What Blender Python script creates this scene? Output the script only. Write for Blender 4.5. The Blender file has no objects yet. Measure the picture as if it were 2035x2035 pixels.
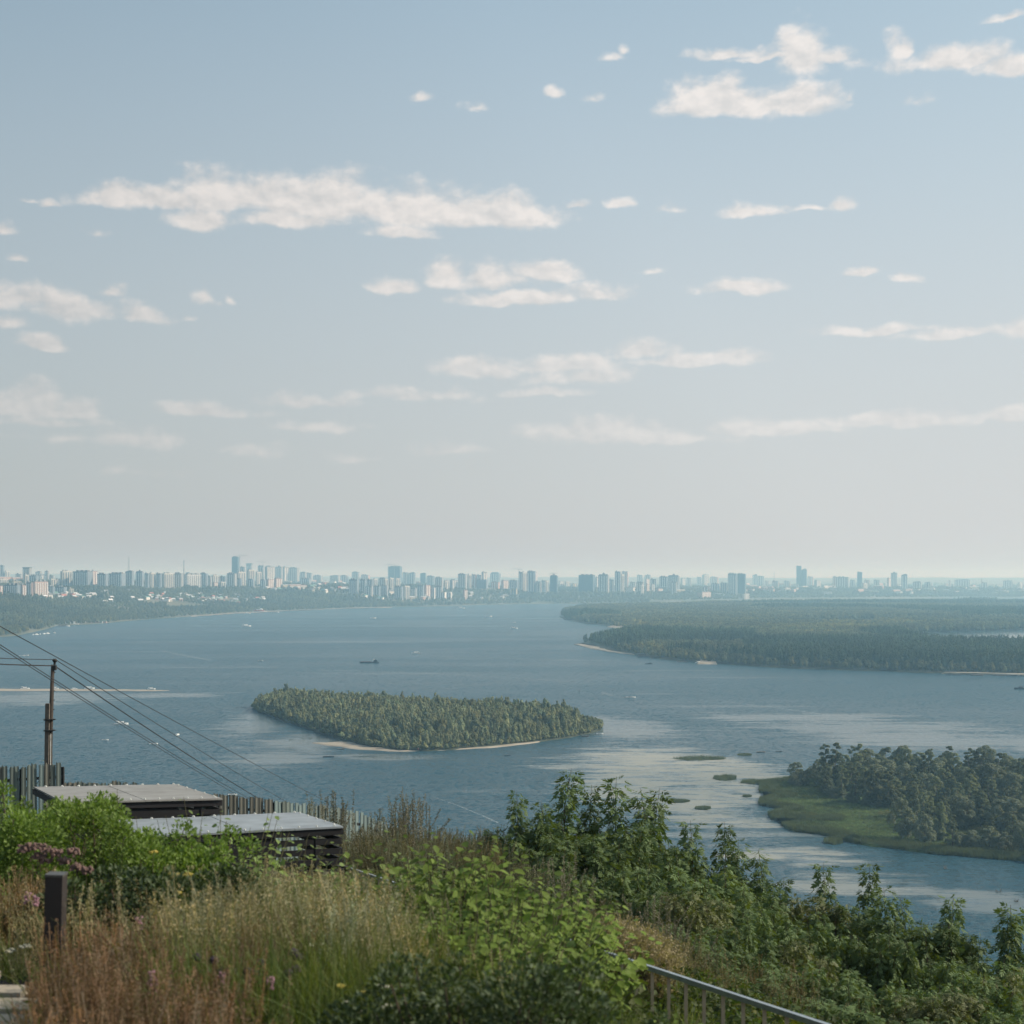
import bpy, bmesh, math, random
import numpy as np
from mathutils import Vector, Matrix, noise as mnoise
R = math.radians
random.seed(7); rng = np.random.default_rng(7)
sc = bpy.context.scene
col = sc.collection

# ------------------------------------------------------------------ camera
H = 110.0          # eye height above the river
F = 3000.0         # focal length in photograph pixels (photograph 2035 wide)
CU, V0 = 1017.5, 1150.0
cam_d = bpy.data.cameras.new('camera'); cam = bpy.data.objects.new('camera', cam_d); col.objects.link(cam)
cam.location = (0, 0, H); cam.rotation_euler = (R(90), 0, 0)
cam_d.sensor_width = 36; cam_d.lens = F/2035*36
cam_d.shift_y = (V0-1017.5)/2035
cam_d.clip_start = 0.1; cam_d.clip_end = 60000
cam_d.dof.use_dof = True; cam_d.dof.focus_distance = 400; cam_d.dof.aperture_fstop = 3.6
sc.camera = cam

# ------------------------------------------------------------------ render settings
sc.render.engine = 'CYCLES'
sc.view_settings.view_transform = 'Standard'; sc.view_settings.look = 'None'
sc.view_settings.exposure = 0.0; sc.view_settings.gamma = 1.0; sc.view_settings.use_curve_mapping = False
cy = sc.cycles
cy.use_denoising = True
cy.max_bounces = 5; cy.diffuse_bounces = 2; cy.glossy_bounces = 2; cy.transmission_bounces = 3
cy.transparent_max_bounces = 8; cy.volume_bounces = 1
cy.caustics_reflective = False; cy.caustics_refractive = False
cy.use_adaptive_sampling = True; cy.adaptive_threshold = 0.01

# ------------------------------------------------------------------ sun and sky
SUN_AZ, SUN_EL = R(86), R(35)        # azimuth measured from the view direction (+Y) towards the right (+X)
sd = Vector((math.sin(SUN_AZ)*math.cos(SUN_EL), math.cos(SUN_AZ)*math.cos(SUN_EL), math.sin(SUN_EL)))
sun_d = bpy.data.lights.new('sun', 'SUN'); sun = bpy.data.objects.new('sun', sun_d); col.objects.link(sun)
sun_d.energy = 5.0; sun_d.angle = R(0.5); sun_d.color = (1.0, 0.91, 0.76)
sun.rotation_euler = sd.to_track_quat('Z', 'Y').to_euler(); sun.location = (0, 0, 400)

SKY_STRENGTH = 0.1
world = bpy.data.worlds.new("World"); sc.world = world; world.use_nodes = True
wn, wl = world.node_tree.nodes, world.node_tree.links
wn.clear()
def N(nodes, t, **kw):
    n = nodes.new(t)
    for k, v in kw.items(): setattr(n, k, v)
    return n
def setin(n, **kw):
    for k, v in kw.items(): n.inputs[k.replace('_', ' ')].default_value = v
sky = N(wn, 'ShaderNodeTexSky', sky_type='NISHITA', sun_disc=False, sun_elevation=SUN_EL, sun_rotation=SUN_AZ,
        altitude=100, air_density=1.0, dust_density=2.2, ozone_density=1.6)
hsv = N(wn, 'ShaderNodeHueSaturation'); hsv.inputs['Saturation'].default_value = 0.85; hsv.inputs['Value'].default_value = 0.92
wl.new(sky.outputs[0], hsv.inputs['Color'])
grade = N(wn, 'ShaderNodeVectorMath', operation='MULTIPLY'); wl.new(hsv.outputs[0], grade.inputs[0]); grade.inputs[1].default_value = (1.01, 1.50, 1.44)
tc = N(wn, 'ShaderNodeTexCoord')
sep = N(wn, 'ShaderNodeSeparateXYZ'); wl.new(tc.outputs['Generated'], sep.inputs[0])
az = N(wn, 'ShaderNodeMath', operation='ARCTAN2'); wl.new(sep.outputs[0], az.inputs[0]); wl.new(sep.outputs[1], az.inputs[1])
el = N(wn, 'ShaderNodeMath', operation='ARCSINE'); wl.new(sep.outputs[2], el.inputs[0])
cmb = N(wn, 'ShaderNodeCombineXYZ'); wl.new(az.outputs[0], cmb.inputs[0]); wl.new(el.outputs[0], cmb.inputs[1])
def vm(op, a, b=None, c=None):
    n = N(wn, 'ShaderNodeVectorMath', operation=op)
    for i, x in enumerate((a, b, c)):
        if x is None: continue
        if hasattr(x, 'is_linked') or hasattr(x, 'links'): wl.new(x, n.inputs[i])
        else: n.inputs[i].default_value = x
    return n
def mm(op, *a, clamp=False):
    n = N(wn, 'ShaderNodeMath', operation=op, use_clamp=clamp)
    for i, x in enumerate(a):
        if isinstance(x, (int, float)): n.inputs[i].default_value = x
        else: wl.new(x, n.inputs[i])
    return n.outputs[0]
P0 = cmb.outputs[0]
# three scales of billow; the coordinates are angles, so the sky is the same from every standpoint
def wnoise(vec, scale, detail, rough=0.55, off=(0, 0, 0), stretch=(1, 1, 1)):
    m = vm('MULTIPLY_ADD', vec, stretch, off)
    n = N(wn, 'ShaderNodeTexNoise', noise_dimensions='2D'); n.inputs['Scale'].default_value = scale
    n.inputs['Detail'].default_value = detail; n.inputs['Roughness'].default_value = rough
    wl.new(m.outputs[0], n.inputs['Vector']); return n
warp = wnoise(P0, 22, 4)
wv = vm('MULTIPLY_ADD', warp.outputs['Color'], (0.020, 0.012, 0), (-0.010, -0.006, 0))
PW = vm('ADD', P0, wv.outputs[0]).outputs[0]
CL = [ # u, v, half width, half height, weight (photograph pixels, turned into sky angles)
 (300,390,140,30,1),(480,376,150,52,1),(620,386,160,58,1),(810,400,180,56,1),(960,416,160,42,1),(400,428,70,32,1),(800,462,70,16,.7),(560,432,120,24,.9),
 (100,398,22,13,.6),(50,392,40,8,.4),(180,462,30,10,.4),(8,450,26,14,.5),(36,512,26,9,.35),
 (1600,92,60,62,1),(1645,104,80,26,.9),(1450,104,80,16,.9),(1530,112,100,10,.7),(1705,110,40,26,.5),
 (1400,180,75,42,1),(1470,200,180,32,1),(1590,196,80,36,.9),
 (1792,86,26,32,.9),(1880,110,120,34,1),(2010,124,70,30,1),(2000,28,50,12,.8),
 (840,190,30,14,.7),(945,210,38,14,.6),(1105,178,22,15,.75),(1168,187,24,16,.6),(1250,98,16,13,.6),(1228,112,26,8,.35),(1820,200,40,14,.3),(1682,190,10,12,.3),
 (780,562,55,18,.75),(880,535,50,32,.85),(990,545,90,30,.8),(1070,535,90,24,.9),(1020,588,120,20,.95),(1190,575,60,26,.6),
 (1480,568,90,18,.8),(1715,541,50,12,.8),(1800,550,42,14,.75),(1300,538,40,8,.4),
 (1235,400,34,15,.8),(1155,403,28,10,.5),(1500,412,70,15,.7),(1672,398,32,20,.85),(1620,408,60,8,.5),(1340,414,50,12,.35),
 (50,580,80,40,.75),(170,605,120,34,.8),(280,622,60,22,.8),(215,568,34,20,.7),(408,592,24,22,.7),(455,590,14,18,.5),(370,630,26,10,.4),(95,678,50,22,.95),(0,638,60,16,.6),
 (60,790,76,46,1),(150,806,50,28,1),(80,830,130,18,.6),
 (430,812,130,20,.75),(600,795,110,20,.75),(620,845,110,16,.5),(820,782,150,18,.65),(940,728,86,28,1),(1120,715,120,26,.85),(1160,740,120,26,.75),(1280,690,80,28,1),(1390,712,140,20,.95),(1090,775,90,14,.7),
 (1740,655,150,16,.75),(1900,662,130,18,.75),(2035,655,60,22,.6),
 (1190,852,150,30,.95),(1330,862,160,20,.7),(1530,842,170,24,.8),(1760,828,170,22,.9),(1990,824,90,18,.85),
 (280,866,140,24,.6),(500,892,100,20,.5),(120,860,200,22,.35),(890,890,90,18,.4),(700,908,80,14,.35),(260,935,120,14,.3),
]
acc = None
for (u, v, hw, hh, a) in CL:
    A = math.atan((u-CU)/F); E_ = math.atan((V0-v)/F*math.cos(A))
    k = math.cos(A)
    ix, iy = F/(hw*1.28)/k, F/(hh*1.16)/k
    iy *= .82; e = vm('MULTIPLY_ADD', PW, (ix, iy, 0), (-A*ix, -E_*iy+.28, 0))
    e = vm('MAXIMUM', e.outputs[0], vm('MULTIPLY', e.outputs[0], (-1, -2.1, 0)).outputs[0])   # steeper below: flat bases
    l = vm('LENGTH', e.outputs[0])
    val = mm('MULTIPLY_ADD', l.outputs['Value'], -a*0.9-0.1, a)
    acc = val if acc is None else mm('MAXIMUM', acc, val)
n1 = wnoise(P0, 34, 7, 0.57, stretch=(1, 1.5, 1), off=(3.1, 1.7, 0))
n2 = wnoise(P0, 34, 7, 0.57, stretch=(1, 1.5, 1), off=(3.1+.003, 1.7+.0065, 0))
# scattered clouds over the rest of the sky, outside what the camera sees
n3 = wnoise(P0, 5, 5, 0.55, stretch=(1, 2.5, 1))
outside = mm('SUBTRACT', mm('MULTIPLY', mm('ABSOLUTE', az.outputs[0]), 3.0), 1.25, clamp=True)
up = mm('SUBTRACT', mm('MULTIPLY', el.outputs[0], 4.0), 1.75, clamp=True)
outside = mm('MAXIMUM', outside, up)
extra = mm('SUBTRACT', mm('MULTIPLY', mm('MULTIPLY', n3.outputs['Fac'], outside), 3.2), 1.75)
acc = mm('MAXIMUM', acc, extra)
dens = mm('ADD', acc, mm('MULTIPLY', mm('SUBTRACT', n1.outputs['Fac'], 0.5), 1.25))
mr = N(wn, 'ShaderNodeMapRange', interpolation_type='SMOOTHSTEP'); wl.new(dens, mr.inputs['Value'])
mr.inputs['From Min'].default_value = 0.02; mr.inputs['From Max'].default_value = 0.60; mr.inputs['To Max'].default_value = 0.93
cloud_shade = mm('MULTIPLY_ADD', mm('SUBTRACT', n1.outputs['Fac'], n2.outputs['Fac']), 3.0, 0.55, clamp=True)  # sunlit and shaded cloud sides, painted by embossing the noise
ccol = N(wn, 'ShaderNodeMix', data_type='RGBA'); wl.new(cloud_shade, ccol.inputs['Factor'])
ccol.inputs['A'].default_value = (5.9, 5.85, 5.8, 1); ccol.inputs['B'].default_value = (7.7, 7.3, 7.0, 1)
cmix = N(wn, 'ShaderNodeMix', data_type='RGBA')
# thin high veil, thicker towards the horizon and the sun
vg = N(wn, 'ShaderNodeMapRange', interpolation_type='SMOOTHSTEP'); wl.new(el.outputs[0], vg.inputs['Value'])
vg.inputs['From Min'].default_value = 0.0; vg.inputs['From Max'].default_value = 0.55
vg.inputs['To Min'].default_value = 0.80; vg.inputs['To Max'].default_value = 0.10
veil = N(wn, 'ShaderNodeMix', data_type='RGBA'); 
sdot = N(wn, 'ShaderNodeVectorMath', operation='DOT_PRODUCT'); wl.new(tc.outputs['Generated'], sdot.inputs[0]); sdot.inputs[1].default_value = sd[:]
vfac = mm('MULTIPLY_ADD', sdot.outputs['Value'], 0.22, mm('ADD', vg.outputs[0], 0.05), clamp=True); wl.new(vfac, veil.inputs['Factor'])
wl.new(grade.outputs[0], veil.inputs['A']); veil.inputs['B'].default_value = (5.62, 5.58, 5.72, 1)
lowf = N(wn, 'ShaderNodeMapRange', interpolation_type='SMOOTHSTEP'); wl.new(el.outputs[0], lowf.inputs['Value'])
for k_, v_ in (('From Min', .07), ('From Max', .22), ('To Min', .50), ('To Max', 1.0)): lowf.inputs[k_].default_value = v_
wl.new(mm('MULTIPLY', mr.outputs[0], lowf.outputs[0]), cmix.inputs['Factor']); 
wl.new(veil.outputs[2], cmix.inputs['A']); wl.new(ccol.outputs[2], cmix.inputs['B'])
bg = N(wn, 'ShaderNodeBackground'); bg.inputs['Strength'].default_value = SKY_STRENGTH
glow = N(wn, 'ShaderNodeVectorMath', operation='SCALE'); wl.new(cmix.outputs[2], glow.inputs[0]); wl.new(mm('MULTIPLY_ADD', mm('MINIMUM', sdot.outputs['Value'], 0.25), 0.55, 1.02), glow.inputs['Scale'])
wl.new(glow.outputs[0], bg.inputs['Color'])
wo = N(wn, 'ShaderNodeOutputWorld'); wl.new(bg.outputs[0], wo.inputs['Surface'])
world.cycles.sampling_method = 'MANUAL'; world.cycles.sample_map_resolution = 512

# ------------------------------------------------------------------ helpers
def W(u, v, z=0.0):
    """ground point at height z seen at photograph pixel u, v"""
    D = (H-z)*F/(v-V0); return ((u-CU)/F*D, D, z)
def A3(u, v, D):
    return ((u-CU)/F*D, D, H-(v-V0)/F*D)
MATS = {}
def tag(o, label=None, cat=None, group=None, kind=None):
    if label: o['label'] = label
    if cat: o['category'] = cat
    if group: o['group'] = group
    if kind: o['kind'] = kind
    return o
def obj(name, mesh, mat=None, parent=None, loc=None):
    o = bpy.data.objects.new(name, mesh); col.objects.link(o)
    if mat is not None and mesh is not None and len(mesh.materials) == 0: mesh.materials.append(mat)
    if parent is not None: o.parent = parent
    if loc is not None: o.location = loc
    return o
def empty(name, loc, rz=0, label=None, cat=None, group=None):
    o = bpy.data.objects.new(name, None); col.objects.link(o); o.location = loc; o.rotation_euler = (0, 0, rz)
    o.empty_display_size = 0.2
    return tag(o, label, cat, group)
def mesh_np(name, verts, faces, smooth=False):
    m = bpy.data.meshes.new(name)
    m.from_pydata([tuple(v) for v in verts] if not isinstance(verts, list) else verts, [], faces if isinstance(faces, list) else [tuple(f) for f in faces])
    if smooth: m.shade_smooth()
    m.update(); return m
def fast_mesh(name, V, Fa):
    """V (n,3) float array, Fa (m,k) int array with all faces of k corners"""
    V = np.asarray(V, np.float32); Fa = np.asarray(Fa, np.int32); k = Fa.shape[1]
    m = bpy.data.meshes.new(name)
    m.vertices.add(len(V)); m.vertices.foreach_set('co', V.ravel())
    m.loops.add(Fa.size); m.loops.foreach_set('vertex_index', Fa.ravel())
    m.polygons.add(len(Fa)); m.polygons.foreach_set('loop_start', np.arange(0, Fa.size, k, dtype=np.int32))
    m.update(calc_edges=True); return m
class MB:
    """collects boxes, tubes and quads for one mesh"""
    def __init__(s): s.v = []; s.f = []
    def add(s, vs, fs):
        b = len(s.v); s.v += [tuple(x) for x in vs]; s.f += [tuple(i+b for i in f) for f in fs]; return s
    def box(s, c, size, rz=0, taper=1.0):
        cx, cy_, cz = c; sx, sy, sz = [a/2 for a in size]; vs = []
        ca, sa = math.cos(rz), math.sin(rz)
        for z, k in ((-sz, 1), (sz, taper)):
            for x, y in ((-sx, -sy), (sx, -sy), (sx, sy), (-sx, sy)):
                x *= k; y *= k; vs.append((cx+x*ca-y*sa, cy_+x*sa+y*ca, cz+z))
        return s.add(vs, [(3, 2, 1, 0), (4, 5, 6, 7), (0, 1, 5, 4), (1, 2, 6, 5), (2, 3, 7, 6), (3, 0, 4, 7)])
    def bar(s, p, q, w, h=None, up=(0, 0, 1)):
        p, q = Vector(p), Vector(q); h = h or w; d = (q-p).normalized(); upv = Vector(up)
        sx = d.cross(upv)
        if sx.length < 1e-4: sx = d.cross(Vector((0, 1, 0)))
        sx.normalize(); sy = sx.cross(d).normalized(); vs = []
        for c in (p, q):
            for a, b in ((-1, -1), (1, -1), (1, 1), (-1, 1)): vs.append(c+sx*a*w/2+sy*b*h/2)
        return s.add(vs, [(3, 2, 1, 0), (4, 5, 6, 7), (0, 1, 5, 4), (1, 2, 6, 5), (2, 3, 7, 6), (3, 0, 4, 7)])
    def tube(s, pts, radii, n=6):
        pts = [Vector(p) for p in pts]
        if not hasattr(radii, '__len__'): radii = [radii]*len(pts)
        vs = []; fs = []
        for i, p in enumerate(pts):
            d = (pts[min(i+1, len(pts)-1)]-pts[max(i-1, 0)]).normalized()
            a = d.cross(Vector((0.13, 1, 0.07))).normalized(); b = d.cross(a)
            for k in range(n):
                t = 2*math.pi*k/n; vs.append(p+a*math.cos(t)*radii[i]+b*math.sin(t)*radii[i])
        for i in range(len(pts)-1):
            for k in range(n):
                k2 = (k+1) % n; fs.append((i*n+k, i*n+k2, (i+1)*n+k2, (i+1)*n+k))
        fs.append(tuple(range(n))[::-1]); fs.append(tuple(range((len(pts)-1)*n, len(pts)*n)))
        return s.add(vs, fs)
    def build(s, name, mat=None, parent=None, smooth=False, loc=None):
        m = bpy.data.meshes.new(name); m.from_pydata(s.v, [], s.f)
        if smooth: m.shade_smooth()
        m.update(); return obj(name, m, mat, parent, loc)
# ---- materials
def mat(name, color, rough=0.8, noise=0.0, nscale=1.0, col2=None, bump=0.0, bscale=None, metallic=0.0, spec=None,
        translucent=0.0, back=None, rand=0.0, tint=False, coord='Object', stretch=None, detail=4):
    m = bpy.data.materials.new(name); m.use_nodes = True; nt = m.node_tree; n, l = nt.nodes, nt.links
    bs = n['Principled BSDF']; bs.inputs['Roughness'].default_value = rough; bs.inputs['Metallic'].default_value = metallic
    bs.inputs['Specular IOR Level'].default_value = 0.35 if spec is None else spec
    c = (*color, 1); last = None
    rgb = n.new('ShaderNodeRGB'); rgb.outputs[0].default_value = c; last = rgb.outputs[0]
    t = n.new('ShaderNodeTexCoord'); vec = t.outputs[coord]
    if stretch:
        vmn = n.new('ShaderNodeVectorMath'); vmn.operation = 'MULTIPLY'; vmn.inputs[1].default_value = stretch; l.new(vec, vmn.inputs[0]); vec = vmn.outputs[0]
    if col2 is not None or noise:
        nz = n.new('ShaderNodeTexNoise'); nz.inputs['Scale'].default_value = nscale; nz.inputs['Detail'].default_value = detail; l.new(vec, nz.inputs['Vector'])
        mr_ = n.new('ShaderNodeMapRange'); mr_.inputs['From Min'].default_value = .32; mr_.inputs['From Max'].default_value = .68; l.new(nz.outputs['Fac'], mr_.inputs['Value'])
        mx = n.new('ShaderNodeMix'); mx.data_type = 'RGBA'; l.new(mr_.outputs[0], mx.inputs['Factor']); l.new(last, mx.inputs['A'])
        mx.inputs['B'].default_value = (*col2, 1) if col2 is not None else (*[min(1, a*(1+noise)) for a in color], 1); last = mx.outputs[2]
    if back is not None:
        g = n.new('ShaderNodeNewGeometry'); mx = n.new('ShaderNodeMix'); mx.data_type = 'RGBA'; l.new(g.outputs['Backfacing'], mx.inputs['Factor'])
        l.new(last, mx.inputs['A']); mx.inputs['B'].default_value = (*back, 1); last = mx.outputs[2]
    if tint:
        at = n.new('ShaderNodeAttribute'); at.attribute_type = 'INSTANCER'; at.attribute_name = 'tint'
        mx = n.new('ShaderNodeMix'); mx.data_type = 'RGBA'; mx.blend_type = 'MULTIPLY'; mx.inputs['Factor'].default_value = 1
        l.new(last, mx.inputs['A']); l.new(at.outputs['Color'], mx.inputs['B']); last = mx.outputs[2]
    if rand:
        oi = n.new('ShaderNodeObjectInfo'); mr_ = n.new('ShaderNodeMapRange'); l.new(oi.outputs['Random'], mr_.inputs['Value'])
        mr_.inputs['To Min'].default_value = 1-rand; mr_.inputs['To Max'].default_value = 1+rand
        sc_ = n.new('ShaderNodeVectorMath'); sc_.operation = 'SCALE'; l.new(last, sc_.inputs[0]); l.new(mr_.outputs[0], sc_.inputs['Scale']); last = sc_.outputs[0]
    l.new(last, bs.inputs['Base Color'])
    if bump:
        nb = n.new('ShaderNodeTexNoise'); nb.inputs['Scale'].default_value = bscale or nscale; nb.inputs['Detail'].default_value = 5; l.new(vec, nb.inputs['Vector'])
        bp = n.new('ShaderNodeBump'); bp.inputs['Strength'].default_value = bump; bp.inputs['Distance'].default_value = 0.3; l.new(nb.outputs['Fac'], bp.inputs['Height']); l.new(bp.outputs[0], bs.inputs['Normal'])
    if translucent:
        tr = n.new('ShaderNodeBsdfTranslucent'); ms = n.new('ShaderNodeMixShader'); ms.inputs[0].default_value = translucent
        tg = n.new('ShaderNodeVectorMath'); tg.operation = 'MULTIPLY'; tg.inputs[1].default_value = (1.5, 1.7, .75); l.new(last, tg.inputs[0])
        l.new(tg.outputs[0], tr.inputs['Color']); l.new(bs.outputs[0], ms.inputs[1]); l.new(tr.outputs[0], ms.inputs[2]); l.new(ms.outputs[0], n['Material Output'].inputs['Surface'])
    MATS[name] = m; return m
# ---- scatter: GN instances of unlinked prototypes over a point cloud, as one stuff object
def scatter(name, protos, pts, rot, scl, tint=None, pick=None, label=None, kind='stuff'):
    pts = np.asarray(pts, np.float32); n = len(pts)
    m = bpy.data.meshes.new(name); m.vertices.add(n); m.vertices.foreach_set('co', pts.ravel())
    def attr(nm, typ, key, arr):
        a = m.attributes.new(nm, typ, 'POINT'); a.data.foreach_set(key, np.asarray(arr).ravel())
    attr('rot', 'FLOAT_VECTOR', 'vector', np.asarray(rot, np.float32)); s = np.asarray(scl, np.float32)
    if s.ndim == 1: s = np.stack([s, s, s], 1)
    attr('scl', 'FLOAT_VECTOR', 'vector', s)
    attr('pick', 'INT', 'value', np.asarray(pick if pick is not None else rng.integers(0, len(protos), n), np.int32))
    t = np.ones((n, 3), np.float32) if tint is None else np.asarray(tint, np.float32)
    attr('tint', 'FLOAT_VECTOR', 'vector', t)
    c = bpy.data.collections.new(name+'_kinds')
    for i, p in enumerate(protos):
        o = bpy.data.objects.new('%s_kind_%02d' % (name, i), p); c.objects.link(o)
    ng = bpy.data.node_groups.new(name, 'GeometryNodeTree')
    ng.interface.new_socket('Geometry', in_out='INPUT', socket_type='NodeSocketGeometry')
    ng.interface.new_socket('Geometry', in_out='OUTPUT', socket_type='NodeSocketGeometry')
    gn, gl = ng.nodes, ng.links
    gi = gn.new('NodeGroupInput'); go = gn.new('NodeGroupOutput'); ci = gn.new('GeometryNodeCollectionInfo')
    ci.inputs['Collection'].default_value = c; ci.inputs['Separate Children'].default_value = True; ci.inputs['Reset Children'].default_value = True
    ip = gn.new('GeometryNodeInstanceOnPoints'); ip.inputs['Pick Instance'].default_value = True
    def na(nm, typ):
        a = gn.new('GeometryNodeInputNamedAttribute'); a.data_type = typ; a.inputs['Name'].default_value = nm; return a.outputs['Attribute']
    e2r = gn.new('FunctionNodeEulerToRotation'); gl.new(na('rot', 'FLOAT_VECTOR'), e2r.inputs[0])
    gl.new(gi.outputs[0], ip.inputs['Points']); gl.new(ci.outputs[0], ip.inputs['Instance']); gl.new(na('pick', 'INT'), ip.inputs['Instance Index'])
    gl.new(e2r.outputs[0], ip.inputs['Rotation']); gl.new(na('scl', 'FLOAT_VECTOR'), ip.inputs['Scale']); gl.new(ip.outputs[0], go.inputs[0])
    o = bpy.data.objects.new(name, m); col.objects.link(o)
    md = o.modifiers.new('scatter', 'NODES'); md.node_group = ng
    return tag(o, label, None, None, kind)
def in_poly(x, y, poly):
    x = np.asarray(x); y = np.asarray(y); inside = np.zeros(x.shape, bool); n = len(poly)
    for i in range(n):
        x1, y1 = poly[i][:2]; x2, y2 = poly[(i+1) % n][:2]
        c = ((y1 > y) != (y2 > y)) & (x < (x2-x1)*(y-y1)/((y2-y1) if y2 != y1 else 1e-9)+x1); inside ^= c
    return inside
def vnoise(x, y, s, seed=0.0):
    """cheap smooth value noise in 0..1 for arrays"""
    x = np.asarray(x, float)/s+seed*17.3; y = np.asarray(y, float)/s+seed*5.1
    xi, yi = np.floor(x).astype(int), np.floor(y).astype(int); fx, fy = x-xi, y-yi
    fx = fx*fx*(3-2*fx); fy = fy*fy*(3-2*fy)
    def h(a, b): return (np.sin(a*127.1+b*311.7)*43758.5453) % 1.0
    return (h(xi, yi)*(1-fx)+h(xi+1, yi)*fx)*(1-fy)+(h(xi, yi+1)*(1-fx)+h(xi+1, yi+1)*fx)*fy
#@@REST

# ================================================================== THE SETTING
# ------------------------------------------------------------------ river
def river_material():
    m = bpy.data.materials.new('river_water'); m.use_nodes = True; nt = m.node_tree; n, l = nt.nodes, nt.links
    bs = n['Principled BSDF']; g = n.new('ShaderNodeNewGeometry'); pos = g.outputs['Position']
    def vmul(v, f, off=(0, 0, 0)):
        a = n.new('ShaderNodeVectorMath'); a.operation = 'MULTIPLY_ADD'; l.new(v, a.inputs[0]); a.inputs[1].default_value = f; a.inputs[2].default_value = off; return a.outputs[0]
    def tex(v, scale, detail, out='Fac', rough=.5):
        t = n.new('ShaderNodeTexNoise'); t.inputs['Scale'].default_value = scale; t.inputs['Detail'].default_value = detail; t.inputs['Roughness'].default_value = rough; l.new(v, t.inputs['Vector']); return t.outputs[out]
    def m1(op, *a, clamp=False):
        x = n.new('ShaderNodeMath'); x.operation = op; x.use_clamp = clamp
        for i, q in enumerate(a):
            if isinstance(q, (int, float)): x.inputs[i].default_value = q
            else: l.new(q, x.inputs[i])
        return x.outputs[0]
    def ramp(v, a, b, lo=0., hi=1.):
        r_ = n.new('ShaderNodeMapRange'); r_.interpolation_type = 'SMOOTHSTEP'; l.new(v, r_.inputs['Value'])
        for k, q in zip(('From Min', 'From Max', 'To Min', 'To Max'), (a, b, lo, hi)): r_.inputs[k].default_value = q
        return r_.outputs[0]
    # sheltered calm stretches: ellipses on the river, metres
    calm = [(1290, 1520, 230, 50), (1400, 1590, 200, 60), (1240, 1560, 120, 40), (1440, 1540, 160, 50), (1480, 1560, 90, 40), (1230, 1445, 120, 26), (1190, 1432, 60, 12), (60, 1388, 230, 16), (330, 1382, 130, 8),
            (520, 1435, 90, 26), (600, 1475, 110, 24), (560, 1510, 130, 16), (760, 1505, 150, 10), (1720, 1445, 330, 16), (1850, 1470, 300, 22), (1600, 1425, 250, 10),
            (1560, 1700, 160, 26), (1700, 1765, 240, 22), (1950, 1790, 140, 30), (1640, 1720, 120, 26), (2100, 1480, 200, 22)]
    acc = None
    wp = n.new('ShaderNodeVectorMath'); wp.operation = 'MULTIPLY_ADD'; l.new(tex(pos, 0.02, 3, 'Color'), wp.inputs[0]); wp.inputs[1].default_value = (40, 60, 0); l.new(vmul(pos, (1, 1, 0), (-20, -30, 0)), wp.inputs[2])
    for (u, v, hw, hv) in calm:
        x0, y0, _ = W(u, v); rx = hw/F*y0; ry = (W(u, v-hv)[1]-W(u, v+hv)[1])/2
        e = vmul(wp.outputs[0], (1/rx, 1/ry, 0), (-x0/rx, -y0/ry, 0)); ln = n.new('ShaderNodeVectorMath'); ln.operation = 'LENGTH'; l.new(e, ln.inputs[0])
        q = m1('SUBTRACT', 1.15, ln.outputs['Value']); acc = q if acc is None else m1('MAXIMUM', acc, q)
    streak = tex(vmul(pos, (0.014, 0.06, 0)), 1.0, 9, rough=.74)
    calm_f = ramp(m1('ADD', acc, m1('MULTIPLY', m1('SUBTRACT', streak, .5), 3.4)), .12, .75)
    # narrow slicks over the whole river
    sl = tex(vmul(pos, (0.0022, 0.012, 0)), 1.0, 6, rough=.6)
    slick = ramp(sl, .60, .66, 0, .35)
    calm_f = m1('MAXIMUM', calm_f, slick)
    gust = ramp(tex(vmul(pos, (0.0016, 0.0045, 0), (3, 1, 0)), 1.0, 5), .36, .64)
    # ripples as tilted normals (three lengths)
    nrm = None
    for f, amp, det in (((1.5, 3.0, .6), .45, 2), ((.33, .11, .1), .34, 4), ((.42, .9, .2), .62, 3), ((.10, .30, .1), .24, 3), ((.02, .07, .02), .06, 2)):
        c = tex(vmul(pos, f), 1.0, det, 'Color'); q = n.new('ShaderNodeVectorMath'); q.operation = 'MULTIPLY_ADD'
        l.new(c, q.inputs[0]); q.inputs[1].default_value = (amp*2, amp*2, 0); q.inputs[2].default_value = (-amp, -amp, 0)
        if nrm is None: nrm = q.outputs[0]
        else:
            s_ = n.new('ShaderNodeVectorMath'); s_.operation = 'ADD'; l.new(nrm, s_.inputs[0]); l.new(q.outputs[0], s_.inputs[1]); nrm = s_.outputs[0]
    k = m1('MULTIPLY', m1('SUBTRACT', 1.0, m1('MULTIPLY', calm_f, .86)), m1('MULTIPLY_ADD', gust, .65, .6))
    s_ = n.new('ShaderNodeVectorMath'); s_.operation = 'SCALE'; l.new(nrm, s_.inputs[0]); l.new(k, s_.inputs['Scale'])
    a_ = n.new('ShaderNodeVectorMath'); a_.operation = 'ADD'; a_.inputs[1].default_value = (0, 0, 1); l.new(s_.outputs[0], a_.inputs[0])
    nn = n.new('ShaderNodeVectorMath'); nn.operation = 'NORMALIZE'; l.new(a_.outputs[0], nn.inputs[0]); l.new(nn.outputs[0], bs.inputs['Normal'])
    # floating leaf cover and silt inside the calm water
    pads = ramp(tex(vmul(pos, (.030, .095, 0), (9, 4, 0)), 1.0, 9, rough=.74), .37, .53)
    x0, y0, _ = W(1370, 1580); e = vmul(wp.outputs[0], (1/75, 1/150, 0), (-x0/75, -y0/150, 0)); ln = n.new('ShaderNodeVectorMath'); ln.operation = 'LENGTH'; l.new(e, ln.inputs[0])
    zone = ramp(ln.outputs['Value'], 2.2, .7, .26, 1)
    pads = m1('MULTIPLY', m1('MULTIPLY', pads, calm_f), m1('MULTIPLY', zone, .9))
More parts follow.
